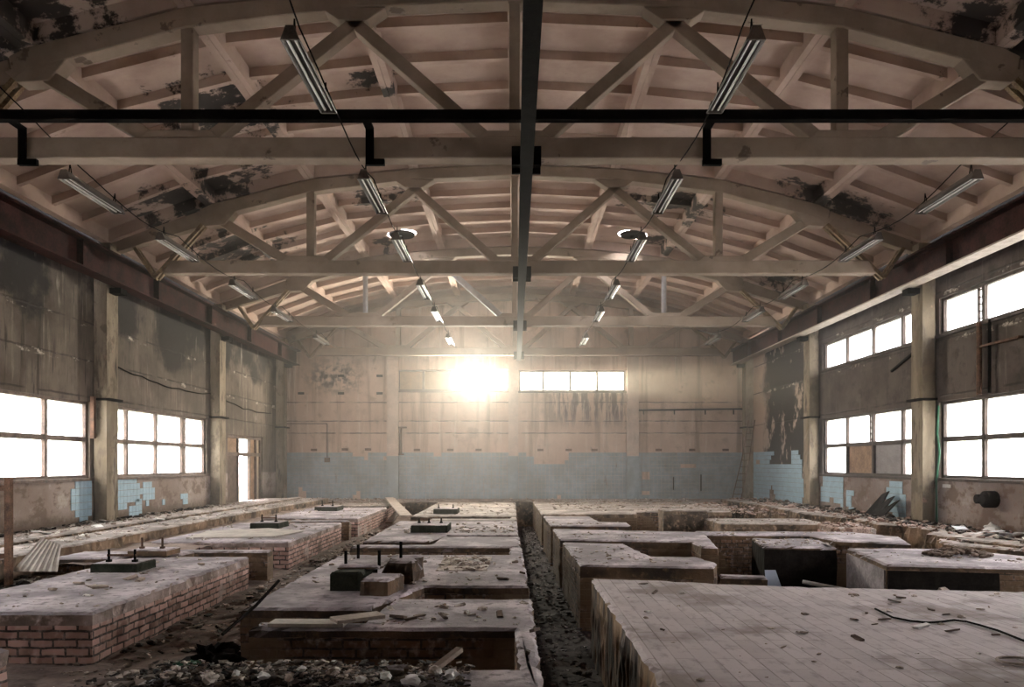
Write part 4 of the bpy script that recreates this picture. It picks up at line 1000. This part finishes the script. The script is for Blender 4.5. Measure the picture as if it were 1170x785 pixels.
scatter('crumbs and chips on top of the middle foundations', [(-1.2,.1,6.3,7.5,0,40),(-2.5,.1,8.4,11.1,0,120),(-1.0,-.35,9.5,10.9,.012,110),(-2.6,0,14.5,17.6,0,110),(-1.2,0,14.7,16.2,0,120),(-2.6,0,19.5,26.3,0,240)], 'rub_light', .008, .05)
scatter('crumbs and chips on top of the right foundations', [(1,7.2,3.6,7.9,0,150),(1.0,2.4,10.2,10.9,0,40),(.95,1.8,10.9,12.6,0,40),(1.0,3.3,13.6,14.8,0,60),(.9,2.4,16.7,17.3,0,40),(5.3,7.2,10.2,11.6,0,60),(4.2,5.3,12.4,13.5,0,70),(4.8,7.0,17.2,18.5,0,120),(3.8,6.8,14.4,14.9,0,60)], 'rub_light', .008, .04)
scatter('rubble covering the farthest right foundation and floor before the end wall', [(1.2,6.8,21.5,28.8,0,700),(-8.8,1,27.2,28.9,0,160),(-8.8,-4.5,27,28.9,.02,200)], 'rub_light', .012, .07)
scatter('brick rubble spread on the right floor strip', [(7.7,8.88,12.5,26.9,.11,700),(6.0,8.8,19.5,25.5,.0,300),(6.8,7.6,15.7,16.7,.03,60),(7.4,8.9,10.5,13.0,.06,140)], 'rub_red', .015, .09)
scatter('dark litter on the right floor strip', [(8.0,8.88,11,26,.12,420)], 'rub_black', .02, .11)
scatter('black debris bed in the trenches of the right foundations', [(1.0,7.5,8.9,22,-.88,900)], 'rub_black', .02, .10)
# countable larger stones in the foreground heap
for k, (x_, y_, r_, mat) in enumerate([(455,770,.045,'block'),(441,776,.03,'white'),(300,776,.028,'white'),(345,768,.024,'white'),(380,772,.03,'rub_light'),(497,770,.035,'rub_light'),(516,774,.04,'white'),(330,778,.028,'rub_light'),(270,773,.022,'white'),(412,780,.03,'white'),(470,781,.04,'white'),(240,779,.04,'rub_light')]):
    X, Y = px(x_, y_, .08)
    tag(MB().chunk((X, Y, .10), r_, .75, k, 2).build('rubble_stone', mat), 'rounded pale stone on the heap at the bottom edge before the deep pit', 'stone', 'pale stones on the heap')
plank('wooden_board', 'broken pale board sticking out of the heap before the deep pit', (-.50,4.75,.05), (-.36,4.95,.12), .05, .03, 'wood', 'board')
# papers on the right floor
for k in range(14):
    x_ = 7.75+1.1*random.random(); y_ = 11.4+2.4*random.random()
    tag(MB().chip((x_, y_, .17+.02*random.random()), .13, .09, .004).build('paper_scrap', 'paper' if k % 2 else 'white'), 'pale paper scrap on the rubble along the right wall', 'paper', 'paper scraps by the right wall')
for k, (x_, y_, z_) in enumerate([(-8.2,13.0,.17),(-7.6,15.9,.17),(-7.9,14.2,.17),(-8.6,12.2,.17)]):
    tag(MB().chip((x_, y_, z_), .17, .10, .012).build('white_shard', 'white'), 'white shard among the litter along the left wall', 'shard', 'white shards by the left wall')
# concrete kerb on left floor
k_ = MB().rough([(-7.75,9.5),(-7.55,9.5),(-7.55,26.5),(-7.75,26.5)], .12, .19, amp=.03, chip=.1, seed=44); loose(k_, 'concrete_kerb', 'block_warm', 'low broken concrete kerb running along the floor strip by the left wall', 'kerb')

# ------------------------------------------------------------ outside
struct(MB().box(-60,60,-40,90,-1.6,-1.3).build('ground', 'ground'))
def tree(x, y, h, r, label, seed):
    t = thing('tree', label, 'tree', (x, y, -1.3), 'trees outside the windows')
    MB().tube([(x, y, -1.35), (x+.1, y, h*.5), (x, y+.1, h*.8)], [.16, .12, .05], 7).build('trunk', 'bark', t)
    rnd = random.Random(seed); mb = MB()
    for k in range(900):
        a = rnd.random()*6.3; b = rnd.random()*2-1; q = rnd.random()**.4*r
        s_ = (1-b*b)**.5
        p = Vector((x+q*s_*math.cos(a), y+q*s_*math.sin(a), h*.62+b*q*1.2))
        n = Vector((rnd.random()-.5, rnd.random()-.5, rnd.random()-.5)).normalized(); u = n.orthogonal().normalized()*.16; v = n.cross(u)
        vs = [mb.bm.verts.new(p+w_) for w_ in (-u, v*.6, u, -v*.6)]; mb.bm.faces.new(vs)
    mb.build('foliage', 'leaf', t)
for k, (x, y, h, r, lab) in enumerate([(-15.5,17.5,4.5,2.0,'sunlit tree outside the nearest left window'),(-17,24.5,5,2.3,'sunlit tree outside the farther left window, left of two'),(-15,28.0,4.5,1.8,'sunlit tree outside the farther left window, right of two'),(14.0,26.5,4.2,1.7,'sunlit tree outside the far low right window, left of two'),(13.2,23.5,3.6,1.3,'sunlit tree outside the far low right window, right of two')]):
    tree(x, y, h, r, lab, k)

# ------------------------------------------------------------ light
w = bpy.data.worlds.new('World'); S.world = w; w.use_nodes = True
bg = w.node_tree.nodes['Background']; bg.inputs[0].default_value = (.985,.945,1.0,1); bg.inputs[1].default_value = 9.0
def portal(cx, cy, cz, sx, sy, rot):
    l = bpy.data.lights.new('window_daylight', 'AREA'); l.shape = 'RECTANGLE'; l.size = sx; l.size_y = sy; l.cycles.is_portal = True
    o = bpy.data.objects.new('window_daylight', l); C.objects.link(o); o.location = (cx, cy, cz); o.rotation_euler = rot
R90 = math.pi/2
for (a, b) in BAYS:
    portal(-XW-.36, (a+b)/2, (WZ0+WZ1)/2, WZ1-WZ0, b-a, (0, -R90, 0))
    portal(XW+.36, (a+b)/2, (WZ0+WZ1)/2, WZ1-WZ0, b-a, (0, R90, 0))
    if a > 5: portal(XW+.36, (a+b)/2, (UZ0+UZ1)/2, UZ1-UZ0, b-a, (0, R90, 0))
portal(-XW-.36, (DOOR[0]+DOOR[1])/2, 1.2, 2.2, 3.2, (0, -R90, 0))
for B in (BWL, BWR): portal((B[0]+B[1])/2, YB+.36, (B[2]+B[3])/2, B[1]-B[0], B[3]-B[2], (-R90, 0, 0))
for (key, (hx, hy)) in HOLES.items(): portal(hx, hy, zl(key[1], hx)+.36, 1.0, 1.0, (0, 0, 0))
for (key, (hx, hy)) in HOLES.items():
    l = bpy.data.lights.new('roof_hole_boost_lamp', 'AREA'); l.shape = 'DISK'; l.size = .8; l.energy = 260; l.color = (1, .97, .98)  # added lamp above each hole, strengthening the light that falls through
    o = bpy.data.objects.new('roof_hole_boost_lamp', l); C.objects.link(o); o.location = (hx, hy-.25, zl(key[1], hx)+.95); o.rotation_euler = (math.radians(32), 0, 0)
sun = bpy.data.lights.new('low_sun', 'SUN'); sun.energy = 10; sun.color = (1, .82, .58); sun.angle = math.radians(2.0)
so = bpy.data.objects.new('low_sun', sun); C.objects.link(so); so.location = (-4, 60, 12)
so.rotation_euler = (Vector((1.46, -29.1, -3.33))).to_track_quat('-Z', 'Y').to_euler()
gl = bpy.data.lights.new('sun_glare_stand_in_lamp', 'AREA'); gl.shape = 'DISK'; gl.size = .8; gl.energy = 4600; gl.color = (1, .89, .74)  # added disc lamp just outside the pane, standing in for the sun's glow
go = bpy.data.objects.new('sun_glare_stand_in_lamp', gl); C.objects.link(go); go.location = (-1.45, YB+.30, EYE+3.27); go.rotation_euler = (-R90, 0, 0)
# haze: dusty air in the far half of the hall
hm = bpy.data.materials.new('dusty_air'); hm.use_nodes = True; nt = hm.node_tree; nt.nodes.clear()
vo = nt.nodes.new('ShaderNodeVolumeScatter'); vo.inputs['Density'].default_value = .0105; vo.inputs['Anisotropy'].default_value = .45; vo.inputs['Color'].default_value = (1, .97, .93, 1)
ot = nt.nodes.new('ShaderNodeOutputMaterial'); nt.links.new(vo.outputs[0], ot.inputs['Volume'])
hz = MB().box(-8.2, 8.2, 12.0, 28.9, .3, 7.4).build('dusty_haze', hm); tag(hz, 'faint sunlit dust hanging in the far half of the hall', 'haze', None, 'stuff')

# ------------------------------------------------------------ camera
cd = bpy.data.cameras.new('camera'); cam = bpy.data.objects.new('camera', cd); C.objects.link(cam)
cd.sensor_fit = 'HORIZONTAL'; cd.sensor_width = 36; cd.lens = F/1170*36
cd.shift_x = -(VX-585)/1170; cd.shift_y = (VY-392.5)/1170
cam.location = (0, 0, EYE); cam.rotation_euler = (R90, 0, 0); cd.clip_start = .05; cd.clip_end = 500
S.camera = cam
S.view_settings.view_transform = 'Standard'; S.view_settings.look = 'None'; S.view_settings.gamma = 1; S.view_settings.use_curve_mapping = False
S.view_settings.exposure = 1.65
S.cycles.max_bounces = 8; S.cycles.diffuse_bounces = 5; S.cycles.volume_bounces = 0; S.cycles.transparent_max_bounces = 12
S.cycles.use_denoising = True; S.cycles.caustics_reflective = False; S.cycles.caustics_refractive = False; S.cycles.sample_clamp_indirect = 6
